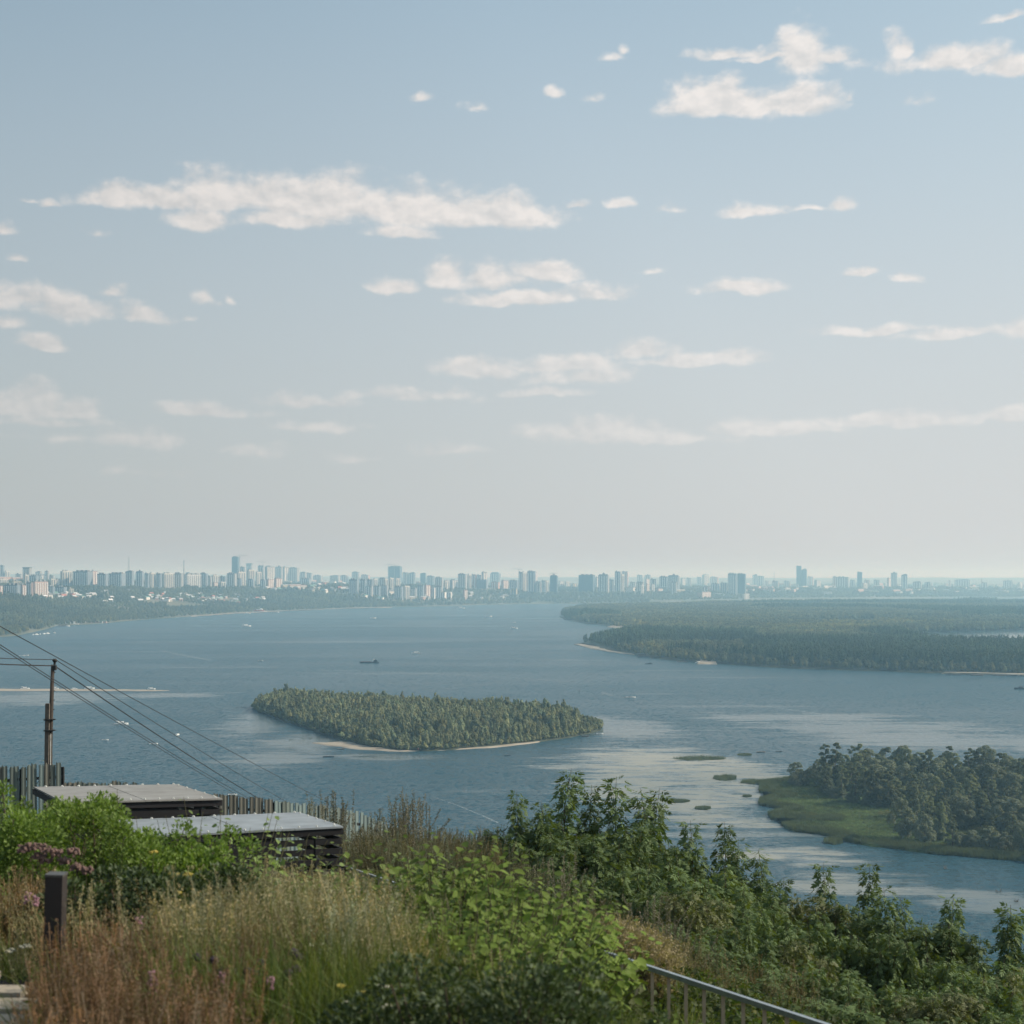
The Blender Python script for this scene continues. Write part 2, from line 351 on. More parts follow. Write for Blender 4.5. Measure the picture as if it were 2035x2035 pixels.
    mx = n.new('ShaderNodeMix'); mx.data_type = 'RGBA'; l.new(pads, mx.inputs['Factor']); mx.inputs['A'].default_value = (.022, .062, .086, 1); mx.inputs['B'].default_value = (.42, .385, .315, 1)
    mg = n.new('ShaderNodeMix'); mg.data_type = 'RGBA'; l.new(m1('MULTIPLY', gust, .45), mg.inputs['Factor']); l.new(mx.outputs[2], mg.inputs['A']); mg.inputs['B'].default_value = (.028, .074, .10, 1)
    l.new(mg.outputs[2], bs.inputs['Base Color'])
    l.new(m1('MULTIPLY_ADD', calm_f, -.13, m1('MULTIPLY_ADD', pads, .5, .2)), bs.inputs['Roughness'])
    bs.inputs['Specular IOR Level'].default_value = 0.0
    gl = n.new('ShaderNodeBsdfGlossy'); rs = bs.inputs['Roughness'].links[0].from_socket; l.new(rs, gl.inputs['Roughness']); l.new(nn.outputs[0], gl.inputs['Normal'])
    fr = n.new('ShaderNodeFresnel'); fr.inputs['IOR'].default_value = 1.333; l.new(nn.outputs[0], fr.inputs['Normal'])
    # a ruffled surface never reaches mirror reflectance: facets turn towards the eye and hide one another
    fa = m1('MULTIPLY', fr.outputs[0], m1('MULTIPLY_ADD', calm_f, .42, .50)); fa = m1('MULTIPLY', fa, m1('SUBTRACT', 1.0, m1('MULTIPLY', pads, .8)))
    ms = n.new('ShaderNodeMixShader'); l.new(fa, ms.inputs[0]); l.new(bs.outputs[0], ms.inputs[1]); l.new(gl.outputs[0], ms.inputs[2]); l.new(ms.outputs[0], n['Material Output'].inputs['Surface'])
    return m
M_river = river_material()
wv_ = [(-15500, -900, 0), (15500, -900, 0), (15500, 22500, 0), (-15500, 22500, 0)]
tag(obj('river', mesh_np('river', wv_, [(0, 1, 2, 3)]), M_river), 'broad blue river with calm slicks and leaf cover', kind='structure')

# ------------------------------------------------------------------ far bank terrain
SH_U = [-600, 0, 30, 95, 110, 130, 210, 240, 340, 420, 500, 690, 760, 860, 1000, 1230, 1370, 1500, 1750, 2035, 2600]
SH_V = [1290, 1266, 1264, 1250, 1244, 1243, 1239, 1235, 1228, 1222, 1217, 1209, 1207.5, 1205, 1201, 1199, 1196.5, 1193, 1190, 1188, 1185]
def shore_D(a): # a = X/Y
    v = np.interp(np.asarray(a)*F+CU, SH_U, SH_V); return H*F/(v-V0)
PL_U = [-600, 0, 250, 450, 700, 900, 1100, 1300, 1600, 2035, 2600]
PL_Z = [92, 88, 84, 80, 68, 62, 54, 50, 46, 40, 40]
RP_L = [1900, 1900, 1700, 1500, 900, 900, 900, 900, 1000, 1200, 1200]
def land_z(X, Y):
    X = np.asarray(X, float); Y = np.asarray(Y, float); a = X/Y
    Ds = shore_D(a); P = np.interp(a*F+CU, PL_U, PL_Z); L = np.interp(a*F+CU, PL_U, RP_L)
    t = np.clip((Y-Ds)/L, 0, 1); s = t*t*(3-2*t)
    z = 1.2*np.clip((Y-Ds)/40, -1, 1)+P*(.35*t+.65*s)
    z = z+(vnoise(X, Y, 420, 1)-.5)*22*np.clip((Y-Ds-100)/600, 0, 1)
    # ridge at the horizon
    hill = np.clip((Y-13500)/3500, 0, 1); hill = hill*hill*(3-2*hill)
    z = z+hill*(46+22*vnoise(X, Y, 2600, 2)+20*np.clip(a/.34, 0, 1)+18*np.clip(-a/.34-.2, 0, 1))
    return z
na_, ny_ = 260, 230
aa = np.linspace(-.62, .62, na_); rows = []
tt = np.linspace(0, 1, ny_)**1.9
V = np.zeros((ny_, na_, 3))
for j, t in enumerate(tt):
    Ds = shore_D(aa); Y = (Ds-45)+(19500-(Ds-45))*t; V[j, :, 0] = aa*Y; V[j, :, 1] = Y; V[j, :, 2] = land_z(aa*Y, Y)
idx = np.arange(ny_*na_).reshape(ny_, na_)
Fq = np.stack([idx[:-1, :-1], idx[:-1, 1:], idx[1:, 1:], idx[1:, :-1]], -1).reshape(-1, 4)
M_land = mat('scrub_ground', (.062, .075, .038), .95, col2=(.17, .155, .11), nscale=.004, detail=8)
fb = fast_mesh('far_bank_ground', V.reshape(-1, 3), Fq); fb.shade_smooth()
tag(obj('far_bank_ground', fb, M_land), 'rising far bank of the river below the city', kind='structure')

M_sand = mat('sand', (.36, .31, .25), .95, col2=(.26, .22, .17), nscale=.05)
M_meadow = mat('meadow', (.062, .095, .026), .95, col2=(.045, .066, .024), nscale=.03, bump=.6, bscale=.6, detail=8)
M_forest_floor = mat('forest_floor', (.05, .055, .03), .95, col2=(.03, .035, .02), nscale=.1)
def flat_land(name, poly_px, z, material, label, skirt=6.0, world_pts=None, kind='structure', rag=1.5, sub=5):
    """low island: shoreline polygon given by water-level pixels, ragged edge, gentle shelf into the water"""
    pts = world_pts or [W(u, v) for u, v in poly_px]; out = []
    n = len(pts)
    for i in range(n):
        p, q = pts[i], pts[(i+1) % n]; L = math.hypot(q[0]-p[0], q[1]-p[1]); k = max(1, min(sub, int(L/8)))
        for j in range(k):
            t = j/k; x, y = p[0]+(q[0]-p[0])*t, p[1]+(q[1]-p[1])*t
            if k > 1 and j: x += random.uniform(-rag, rag); y += random.uniform(-rag, rag)*1.6
            out.append((x, y))
    cx = sum(p[0] for p in out)/len(out); cy_ = sum(p[1] for p in out)/len(out)
    n = len(out); vs = [(x, y, -.3) for x, y in out]
    for k, zz in ((skirt, z),):
        for x, y in out:
            d = math.hypot(cx-x, cy_-y)+1e-6; s = min(k, d*.4); vs.append((x+(cx-x)/d*s, y+(cy_-y)/d*s, zz))
    bm = bmesh.new(); bv = [bm.verts.new(v) for v in vs]
    for i in range(n): bm.faces.new((bv[i], bv[(i+1) % n], bv[n+(i+1) % n], bv[n+i]))
    top = bm.faces.new([bv[n+i] for i in range(n)]); bmesh.ops.triangulate(bm, faces=[top])
    bmesh.ops.recalc_face_normals(bm, faces=bm.faces)
    if sum(f.normal.z for f in bm.faces) < 0: bmesh.ops.reverse_faces(bm, faces=bm.faces)
    m = bpy.data.meshes.new(name); bm.to_mesh(m); bm.free(); o = obj(name, m, material); tag(o, label, kind=kind); return out
BIG = [(1176, 1284), (1200, 1291), (1250, 1300), (1290, 1307), (1330, 1312), (1400, 1318), (1500, 1325), (1600, 1330), (1700, 1333), (1850, 1338), (2035, 1342), (2500, 1356),
       (2500, 1197.5), (2035, 1198), (1700, 1200), (1400, 1202.5), (1230, 1207), (1150, 1210), (1118, 1214), (1112, 1224), (1120, 1231), (1160, 1239), (1205, 1244), (1225, 1247), (1250, 1248.5), (1240, 1256), (1210, 1264), (1185, 1272), (1150, 1280)]
big_pts = flat_land('wooded_island_ground', BIG, 1.6, M_forest_floor, 'low ground of the large wooded island', skirt=9, rag=6)
flat_land('island_tip_beach', [(1140, 1281), (1165, 1279), (1180, 1272), (1192, 1282), (1215, 1291), (1245, 1297), (1262, 1302), (1230, 1299), (1200, 1294), (1172, 1289)], 1.2, M_sand, 'pale sand at the left tip of the large island', skirt=5, rag=2)
flat_land('cove_beach', [(1384, 1317), (1392, 1310.5), (1415, 1310.5), (1428, 1317), (1426, 1320.5), (1386, 1320)], 1.9, M_sand, 'small sandy cove on the large island', skirt=5, rag=1)
flat_land('inlet_beach', [(1205, 1246), (1225, 1243.5), (1255, 1246), (1262, 1248), (1250, 1250), (1220, 1248.5)], 1.9, M_sand, 'pale sand strip in the inlet of the large island', skirt=8, rag=2)
flat_land('right_shore_beach', [(1870, 1338), (1950, 1339), (2100, 1343), (2500, 1354), (2500, 1358), (2035, 1343.5), (1950, 1341), (1870, 1339.3)], 1.9, M_sand, 'narrow beach on the right shore of the large island', skirt=5, rag=2)
# the lagoon behind the front woods
LAG = [(1790, 1260), (1870, 1256.5), (1950, 1255), (2035, 1252), (2500, 1244), (2500, 1292), (2035, 1290), (1940, 1288), (1870, 1286), (1810, 1272)]
lag_w = [W(u, v, 1.6) for u, v in LAG]
lag = obj('lagoon', mesh_np('lagoon', [(x, y, 1.9) for x, y, z in lag_w], [tuple(range(len(lag_w)))[::-1]]), None)
M_lag = mat('lagoon_water', (.03, .07, .09), .12, spec=.5); lag.data.materials.append(M_lag); tag(lag, 'pale still lagoon behind the dark pine woods', kind='structure')
for p in lag.data.polygons:
    if p.normal.z < 0: lag.data.flip_normals(); break
MID = [(500, 1408), (515, 1416), (545, 1426), (600, 1446), (680, 1472), (735, 1486), (790, 1492.5), (850, 1493), (920, 1489), (1000, 1482), (1060, 1476), (1120, 1468), (1170, 1459), (1196, 1451), (1200, 1444), (1180, 1438), (1150, 1432), (1060, 1424), (900, 1415), (700, 1404), (560, 1397), (520, 1399)]
flat_land('small_island_ground', MID, .9, M_forest_floor, 'sandy ground of the small wooded island', skirt=2.2)
flat_land('sandbar', [(-400, 1368), (0, 1369), (140, 1369.5), (240, 1370.5), (310, 1371.6), (340, 1372.5), (300, 1373.6), (180, 1373.4), (0, 1373.4), (-400, 1374)], .35, M_sand, 'thin sandbar crossing the river at the left', skirt=3, rag=1)
flat_land('beach', [(615, 1476.5), (690, 1475), (745, 1482), (850, 1486), (960, 1481.5), (1050, 1476), (1085, 1472.5), (1070, 1476), (1000, 1484.5), (900, 1491), (800, 1494), (710, 1490)], .5, M_sand, 'pinkish sand spit along the front of the small island', skirt=3, rag=1.2)
NEAR = [(1560, 1551), (1512, 1557), (1511, 1576), (1550, 1582), (1512, 1590), (1509, 1600), (1568, 1611), (1528, 1618), (1535, 1630), (1636, 1632), (1552, 1640), (1578, 1653), (1632, 1659), (1696, 1676), (1769, 1686), (1860, 1698), (2033, 1712), (2400, 1750), (2400, 1562), (2035, 1548), (1800, 1538), (1640, 1542)]
NEARW = [W(u, v) for u, v in NEAR]
flat_land('meadow_ground', NEAR, .9, M_meadow, 'green marshy meadow on the near island', skirt=1.5, rag=1.6, sub=4)

# ------------------------------------------------------------------ the near hillside
def g_depth(X, Y):
    X = np.asarray(X, float); Y = np.asarray(Y, float)
    b = np.interp(Y, [-400, 0, 9, 30, 46, 330, 420], [2.4, 2.6, 2.8, 6.8, 9.2, 128.5, 135])
    lat = .32*np.clip(X+1, 0, 60)*np.clip((Y-2)/8, 0, 1)-.02*np.clip(-X-6, 0, 60)
    r = .12*(vnoise(X, Y, 2.3, 3)-.5)+.3*(vnoise(X, Y, 9, 4)-.5)*np.clip(Y/15, 0, 1)
    return b+lat+r
def gz(X, Y): return float(H-g_depth(X, Y))
xs = np.concatenate([np.linspace(-260, -24, 26), np.linspace(-22, 40, 110), np.linspace(44, 260, 26)])
ys = np.concatenate([np.linspace(-160, 0, 14), np.linspace(1, 60, 110), np.linspace(64, 380, 40)])
XX, YY = np.meshgrid(xs, ys); ZZ = H-g_depth(XX, YY)
idx = np.arange(XX.size).reshape(XX.shape)
Fq = np.stack([idx[:-1, :-1], idx[:-1, 1:], idx[1:, 1:], idx[1:, :-1]], -1).reshape(-1, 4)
M_soil = mat('hillside_soil', (.055, .05, .026), .95, col2=(.11, .09, .05), nscale=1.3, bump=.8, bscale=9)
hs = fast_mesh('hillside_ground', np.stack([XX, YY, ZZ], -1).reshape(-1, 3), Fq); hs.shade_smooth()
tag(obj('hillside_ground', hs, M_soil), 'weedy hillside falling towards the river', kind='structure')

# ================================================================== DISTANT WOODS (stuff)
def leaf_cards(n, centers_fn, size, up_bias=.35, seed=0, aspect=.7):
    """n small quads, slightly bent, at points with outward direction from centers_fn(n)->(P, Nrm)"""
    r = np.random.default_rng(seed); P, Nm = centers_fn(n, r)
    d = Nm+r.normal(0, .6, (n, 3))+np.array([0, 0, up_bias]); d /= np.linalg.norm(d, axis=1)[:, None]+1e-9
    t = np.cross(d, r.normal(0, 1, (n, 3))); t /= np.linalg.norm(t, axis=1)[:, None]+1e-9; b = np.cross(d, t)
    s = size*r.uniform(.6, 1.35, (n, 1))
    V = np.stack([P-t*s*.5, P+b*s*.5*aspect, P+t*s*.5, P-b*s*.5*aspect], 1)
    return V.reshape(-1, 3), np.arange(4*n).reshape(n, 4)
def blob_pts(blobs, fill=.35):
    B = np.array(blobs, float)   # x y z rx rz
    def fn(n, r):
        w = B[:, 3]**2; i = r.choice(len(B), n, p=w/w.sum()); d = r.normal(0, 1, (n, 3)); d /= np.linalg.norm(d, axis=1)[:, None]
        d[:, 2] = np.where(d[:, 2] < -.35, -d[:, 2], d[:, 2])
        k = 1-fill*r.random((n, 1))**1.5
        P = B[i, :3]+d*k*np.stack([B[i, 3], B[i, 3], B[i, 4]], 1); return P, d
    return fn
def ico(sub=2):
    bm = bmesh.new(); bmesh.ops.create_icosphere(bm, subdivisions=sub, radius=1); V = np.array([v.co[:] for v in bm.verts]); Fc = np.array([[v.index for v in f.verts] for f in bm.faces]); bm.free(); return V, Fc
ICO1, ICO2, ICO3 = ico(1), ico(2), ico(3)
def far_tree(name, kind, seed, cards, csize):
    """tree one metre wide scale: real sizes, crown only with a short dark trunk"""
    r = np.random.default_rng(seed); blobs = []; V = []; Fc = []; nb = 0
    if kind == 'broad': Ht, wd = 15, 4.2
    elif kind == 'slim': Ht, wd = 15, 2.4
    else: Ht, wd = 19, 2.7
    if kind == 'pine':
        for k in range(6): blobs.append((r.normal(0, .5), r.normal(0, .5), Ht*(.45+.09*k), wd*(1.05-.14*k), 1.7))
    else:
        for k in range(9):
            h = r.uniform(.28, .88); w = math.sin(math.pi*min(1, (h*.95+.12)))*wd
            blobs.append((r.normal(0, wd*.3), r.normal(0, wd*.3), Ht*h, w*r.uniform(.45, .7)+.4, w*r.uniform(.5, .9)+.6))
    for b in blobs:
        v, f = ICO1; vv = v*np.array([b[3], b[3], b[4]])*.86*(1+r.normal(0, .1, (len(v), 1)))+np.array(b[:3]); V.append(vv); Fc += (f+nb).tolist(); nb += len(v)
    cv, cf = leaf_cards(cards, blob_pts(blobs, .2), csize, seed=seed)
    V.append(cv); Fc += (cf+nb).tolist(); nb += len(cv)
    t = np.array([(-.2, -.2, 0), (.2, -.2, 0), (.2, .2, 0), (-.2, .2, 0), (-.15, -.15, Ht*.6), (.15, -.15, Ht*.6), (.15, .15, Ht*.6), (-.15, .15, Ht*.6)]); V.append(t)
    Fc += [tuple(i+nb for i in q) for q in ((0, 1, 5, 4), (1, 2, 6, 5), (2, 3, 7, 6), (3, 0, 4, 7))]
    m = bpy.data.meshes.new(name); m.from_pydata(np.concatenate(V).tolist(), [], [tuple(q) for q in Fc]); m.update(); return m
M_wood = mat('wood_foliage', (.122, .122, .062), .9, spec=.1, rand=.32, tint=True, translucent=.12)
M_pine = mat('pine_foliage', (.066, .085, .044), .9, spec=.1, rand=.25, tint=True)
def protos(prefix, kind, n, cards, csize, material, s0):
    out = []
    for i in range(n):
        m = far_tree('%s_%d' % (prefix, i), kind, s0+i, cards, csize); m.materials.append(material); out.append(m)
    return out
far_p = protos('broad_wood_tree', 'broad', 4, 120, 1.5, M_wood, 10)+protos('slim_wood_tree', 'slim', 2, 110, 1.2, M_wood, 20)+protos('pine_wood_tree', 'pine', 3, 120, 1.3, M_pine, 30)
def tints(n, base=(1, 1, 1), var=.12):
    t = np.ones((n, 3))*np.array(base); k = rng.normal(1, var, (n, 1)); w = rng.normal(0, var*.5, n); t = t*k; t[:, 0] *= 1+w; t[:, 2] *= 1-w; return np.clip(t, .3, 2.2)
def rots(n, tilt=.05): return np.stack([rng.normal(0, tilt, n), rng.normal(0, tilt, n), rng.uniform(0, 6.28, n)], 1)
def jgrid(x0, x1, y0, y1, s):
    gx, gy = np.meshgrid(np.arange(x0, x1, s), np.arange(y0, y1, s)); x = gx.ravel()+rng.uniform(-.45, .45, gx.size)*s; y = gy.ravel()+rng.uniform(-.45, .45, gx.size)*s; return x, y
# --- the small island
midw = [W(u, v)[:2] for u, v in MID]
x, y = jgrid(-240, 140, 900, 1400, 4.4)
k = in_poly(x, y, midw); x, y = x[k], y[k]
def edge_dist(x, y, poly):
    d = np.full(x.shape, 1e9)
    for i in range(len(poly)):
        x1, y1 = poly[i][:2]; x2, y2 = poly[(i+1) % len(poly)][:2]; L2 = (x2-x1)**2+(y2-y1)**2+1e-9
        t = np.clip(((x-x1)*(x2-x1)+(y-y1)*(y2-y1))/L2, 0, 1); d = np.minimum(d, np.hypot(x-x1-t*(x2-x1), y-y1-t*(y2-y1)))
    return d
d = edge_dist(x, y, midw); u_ = x/y*F+CU
keep = (d > 1.6)&~((u_ > 640)&(u_ < 1060)&(y < 992)&(d < 7)); x, y, d = x[keep], y[keep], d[keep]; u_ = x/y*F+CU
n = len(x); sc_ = .62+.42*np.clip(d/28, 0, 1); sc_ *= rng.uniform(.82, 1.15, n); front = (y < 1075-.02*x)&(d < 42)&(u_ > 760)
sc_ = np.where(front, sc_*rng.uniform(.45, .8, n), sc_)
sc_ *= (.86+.30*vnoise(x, y, 26, 5))*rng.uniform(.85, 1.12, n)*np.where(u_ > 1145, .62, 1); big_ = rng.random(n) < .12; wide_ = np.where(big_, 1.25, .95)
pk = rng.choice([0, 1, 2, 3, 0, 1, 2, 3, 4, 5], n); tn = tints(n, (1.34, 1.40, 1.42), .12)
S3 = np.stack([sc_*.9*wide_, sc_*.9*wide_, sc_*np.where(big_, .95, 1)], 1); pk = np.where(big_, rng.integers(0, 4, n), pk)
mid_p = protos('island_broad_tree', 'broad', 4, 420, .8, M_wood, 40)+protos('island_slim_tree', 'slim', 2, 380, .7, M_wood, 50)
for m_ in mid_p[:4]: m_.transform(Matrix.Diagonal((.84, .84, .92, 1)))
scatter('small_island_wood', mid_p, np.stack([x, y, np.full(n, .7)], 1), rots(n), S3, tn, pk, 'dense grey green wood covering the small river island')
t_ = rng.random(900); i_ = rng.integers(0, len(midw), 900); A_ = np.array(midw); B_ = np.roll(A_, -1, 0); pe = A_[i_]+(B_[i_]-A_[i_])*t_[:, None]; ce = A_.mean(0); dd = ce-pe; dd /= np.linalg.norm(dd, axis=1)[:, None]; pe = pe+dd*rng.uniform(1.0, 6.5, 900)[:, None]
ue = pe[:, 0]/pe[:, 1]*F+CU; ok = ~((ue > 640)&(ue < 1050)&(pe[:, 1] < 1000)&(np.linalg.norm(dd, axis=1) > 0)&(rng.random(900) < .5)); pe = pe[ok]; n = len(pe)
se = rng.uniform(.2, .42, n); scatter('shore_bushes', mid_p[:4], np.stack([pe[:, 0], pe[:, 1], np.full(n, .3)], 1), rots(n), np.stack([se*1.5, se*1.5, se], 1), tints(n, (1.5, 1.55, 1.5), .12), rng.integers(0, 4, n), 'low rounded bushes fringing the small island')
# --- the large island
bw = [W(u, v)[:2] for u, v in BIG]; lw = [p[:2] for p in lag_w]
X, Y = [], []
for (y0, y1, s) in ((1600, 2300, 6.5), (2300, 3200, 8), (3200, 4600, 10.5), (4600, 7100, 14)):
    x, y = jgrid(100, .40*y1, y0, y1, s); k = (x/y < .41); X.append(x[k]); Y.append(y[k])
x, y = np.concatenate(X), np.concatenate(Y); k = in_poly(x, y, bw)&~in_poly(x, y, lw); x, y = x[k], y[k]
dS = edge_dist(x, y, bw); dL = edge_dist(x, y, lw); k = (dS > 4)&(dL > 6); x, y, dS = x[k], y[k], dS[k]
u_ = x/y*F+CU; n = len(x)
pine = ((vnoise(x, y, 260, 7) > .55)&(y < 2900))|((u_ > 1500)&(y < 2420)&(dS > 26))|((u_ > 1180)&(u_ < 1500)&(y < 2750)&(vnoise(x, y, 120, 8) > .42)&(dS > 34))|((vnoise(x, y, 420, 9) > .66)&(y > 4000))
clear = (vnoise(x, y, 300, 11) > .80)&(y > 3200); k = ~clear; x, y, dS, u_, pine = x[k], y[k], dS[k], u_[k], pine[k]; n = len(x)
pk = np.where(pine, rng.integers(6, 9, n), rng.integers(0, 6, n))
sc_ = rng.uniform(.85, 1.2, n)*(.72+.33*np.clip(dS/50, 0, 1))*(1+.25*np.clip((y-3000)/3000, 0, 1)); shrub = (dS < 30)&(rng.random(n) < .5); sc_[shrub] *= .55
tn = tints(n, (1.05, 1.05, 1.0), .12)*(1+.5*(vnoise(x, y, 150, 12)-.5))[:, None]*(1+.35*(vnoise(x, y, 45, 15)-.5))[:, None]
gold = ~pine&(vnoise(x, y, 110, 13) > .62)&(y < 3600); tn[gold] *= np.array([1.45, 1.32, .95])
gl = (dS < 40)&(u_ > 1270)&(u_ < 1400); tn[gl] *= np.array([1.35, 1.25, .95])
wS = np.clip((y-2600)/2500, 0, 1)*.55+1
scatter('large_island_wood', far_p, np.stack([x, y, np.full(n, 1.4)], 1), rots(n), np.stack([sc_*wS, sc_*wS, sc_], 1), tn, pk, 'hazy mixed wood covering the large island')
# --- trees of the far bank
X, Y = [], []
for (y0, y1, s) in ((2600, 4200, 10), (4200, 6000, 13), (6000, 9500, 21), (9500, 14500, 46)):
    x, y = jgrid(-.40*y1, .40*y1, y0, y1, s); k = np.abs(x/y) < .41; X.append(x[k]); Y.append(y[k])
x, y = np.concatenate(X), np.concatenate(Y); D_ = shore_D(x/y); k = (y > D_+16)&(y < D_+6500); x, y, D_ = x[k], y[k], D_[k]
u_ = x/y*F+CU
city = (y > D_+np.interp(u_, PL_U, RP_L)*.8)
dn = vnoise(x, y, 160, 14); k = np.where(city, dn > .55, dn > .10)
k &= ~((u_ > 330)&(u_ < 475)&(y > D_+420)&(y < D_+900)&(dn < .5)); k &= ~((u_ > 1290)&(y-D_ < 160))
x, y, D_, city = x[k], y[k], D_[k], city[k]; n = len(x); z = land_z(x, y)
tn = tints(n, (1.0, 1.0, .95), .12)*(1+.6*(vnoise(x, y, 130, 16)-.5))[:, None]
sc_ = rng.uniform(.6, 1.0, n)*(1+.25*np.clip((y-5000)/4000, 0, 1))
wS = np.clip((y-4000)/4000, 0, 1)*.9+1
scatter('far_bank_wood', far_p[:6], np.stack([x, y, z-.4], 1), rots(n), np.stack([sc_*wS, sc_*wS, sc_], 1), tn, rng.integers(0, 6, n), 'hazy trees over the slopes of the far bank')
print('far bank trees', n)
# dry beach at the far shore, right of the middle
flat_land('far_beach', None, 1.8, M_sand, 'pale beach strip along the far shore', skirt=10, rag=3,
          world_pts=[(a*y_, y_) for a, y_ in [((u-CU)/F, float(shore_D((u-CU)/F))+dd) for u, dd in [(1280, -30), (1340, -45), (1400, -60), (1470, -60), (1560, -50), (1640, -30), (1640, 60), (1560, 120), (1470, 160), (1400, 170), (1340, 120), (1280, 40)]]])
flat_land('far_shore_beach', None, 1.5, M_sand, 'thin pale beach along the far shore below the slope', skirt=8, rag=3,
          world_pts=[(a*y_, y_) for a, y_ in [((u-CU)/F, float(shore_D((u-CU)/F))+dd) for u, dd in [(380, -30), (420, -50), (470, -30), (620, -20), (680, -60), (760, -60), (780, -20), (780, 6), (700, 10), (560, 8), (470, 12), (380, 10)]]])

# ================================================================== THE CITY
def wall_mat(name, c, c2, win=(.10, .13, .16), amt=.5):
    m = mat(name, c, .85, col2=c2, nscale=.03, rand=.07); nt = m.node_tree; n, l = nt.nodes, nt.links; bs = n['Principled BSDF']
    src = bs.inputs['Base Color'].links[0].from_socket
    t = n.new('ShaderNodeTexCoord'); sp = n.new('ShaderNodeSeparateXYZ'); l.new(t.outputs['Object'], sp.inputs[0])
    ax = n.new('ShaderNodeMath'); ax.operation = 'ADD'; l.new(sp.outputs[0], ax.inputs[0]); l.new(sp.outputs[1], ax.inputs[1])
    def band(sock, period, duty):
        a = n.new('ShaderNodeMath'); a.operation = 'DIVIDE'; l.new(sock, a.inputs[0]); a.inputs[1].default_value = period
        f = n.new('ShaderNodeMath'); f.operation = 'FRACT'; l.new(a.outputs[0], f.inputs[0]); g = n.new('ShaderNodeMath'); g.operation = 'LESS_THAN'; l.new(f.outputs[0], g.inputs[0]); g.inputs[1].default_value = duty; return g.outputs[0]
    mu = n.new('ShaderNodeMath'); mu.operation = 'MULTIPLY'; l.new(band(sp.outputs[2], 3.0, .52), mu.inputs[0]); l.new(band(ax.outputs[0], 3.4, .5), mu.inputs[1])
    ge = n.new('ShaderNodeNewGeometry'); sz = n.new('ShaderNodeSeparateXYZ'); l.new(ge.outputs['Normal'], sz.inputs[0]); lt = n.new('ShaderNodeMath'); lt.operation = 'LESS_THAN'; l.new(sz.outputs[2], lt.inputs[0]); lt.inputs[1].default_value = .5
    m2 = n.new('ShaderNodeMath'); m2.operation = 'MULTIPLY'; l.new(mu.outputs[0], m2.inputs[0]); l.new(lt.outputs[0], m2.inputs[1])
    m3 = n.new('ShaderNodeMath'); m3.operation = 'MULTIPLY'; l.new(m2.outputs[0], m3.inputs[0]); m3.inputs[1].default_value = amt+.3
    mx = n.new('ShaderNodeMix'); mx.data_type = 'RGBA'; l.new(m3.outputs[0], mx.inputs['Factor']); l.new(src, mx.inputs['A']); mx.inputs['B'].default_value = (*win, 1); l.new(mx.outputs[2], bs.inputs['Base Color']); return m
WALLS = {'cream': wall_mat('cream_panel_wall', (.66, .62, .54), (.56, .52, .45)), 'pink': wall_mat('pink_brick_wall', (.58, .40, .34), (.50, .34, .29)),
         'white': wall_mat('white_rendered_wall', (.80, .78, .74), (.70, .68, .64), amt=.2), 'gray': wall_mat('grey_concrete_wall', (.38, .38, .37), (.30, .31, .31)),
         'blue': wall_mat('blue_grey_wall', (.24, .28, .32), (.18, .22, .26)), 'glass': wall_mat('dark_glass_wall', (.10, .15, .19), (.08, .12, .16), amt=.3),
         'yellow': wall_mat('yellow_brick_wall', (.62, .54, .38), (.54, .46, .32)), 'brown': wall_mat('brown_brick_wall', (.28, .20, .17), (.22, .16, .14))}
M_bal_l = mat('pale_balcony_panel', (.72, .70, .66), .8); M_bal_d = mat('dark_balcony_glazing', (.16, .19, .22), .4); M_rooftar = mat('roof_tar', (.16, .16, .16), .9)
M_rooft = mat('pale_tin_roof', (.55, .56, .57), .5, rand=.25); M_roofr = mat('red_tin_roof', (.36, .13, .09), .6, rand=.2); M_steel = mat('crane_steel', (.42, .36, .30), .6); M_roofg = mat('green_tin_roof', (.12, .22, .18), .6)
CNAME = {'cream': 'cream', 'pink': 'pink', 'white': 'white', 'gray': 'grey', 'blue': 'blue grey', 'glass': 'dark glass', 'yellow': 'yellowish', 'brown': 'brown'}
def find_D(u, vb, cap=4800):
    a = (u-CU)/F; D0 = float(shore_D(a)); Y = np.linspace(D0+30, D0+cap, 260); v = V0+(H-land_z(a*Y, Y))/Y*F
    k = np.nonzero(v <= vb)[0]; return float(Y[k[0]]) if len(k) else float(Y[int(np.argmin(v))])
SHARED = {}
def box_mesh(key, sx, sy, sz):
    k = (key, round(sx, 1), round(sy, 1), round(sz, 1))
    if k not in SHARED:
        b = MB().box((0, 0, sz/2), (sx, sy, sz)); m = bpy.data.meshes.new(key); m.from_pydata(b.v, [], b.f); m.update(); SHARED[k] = m
    return SHARED[k]
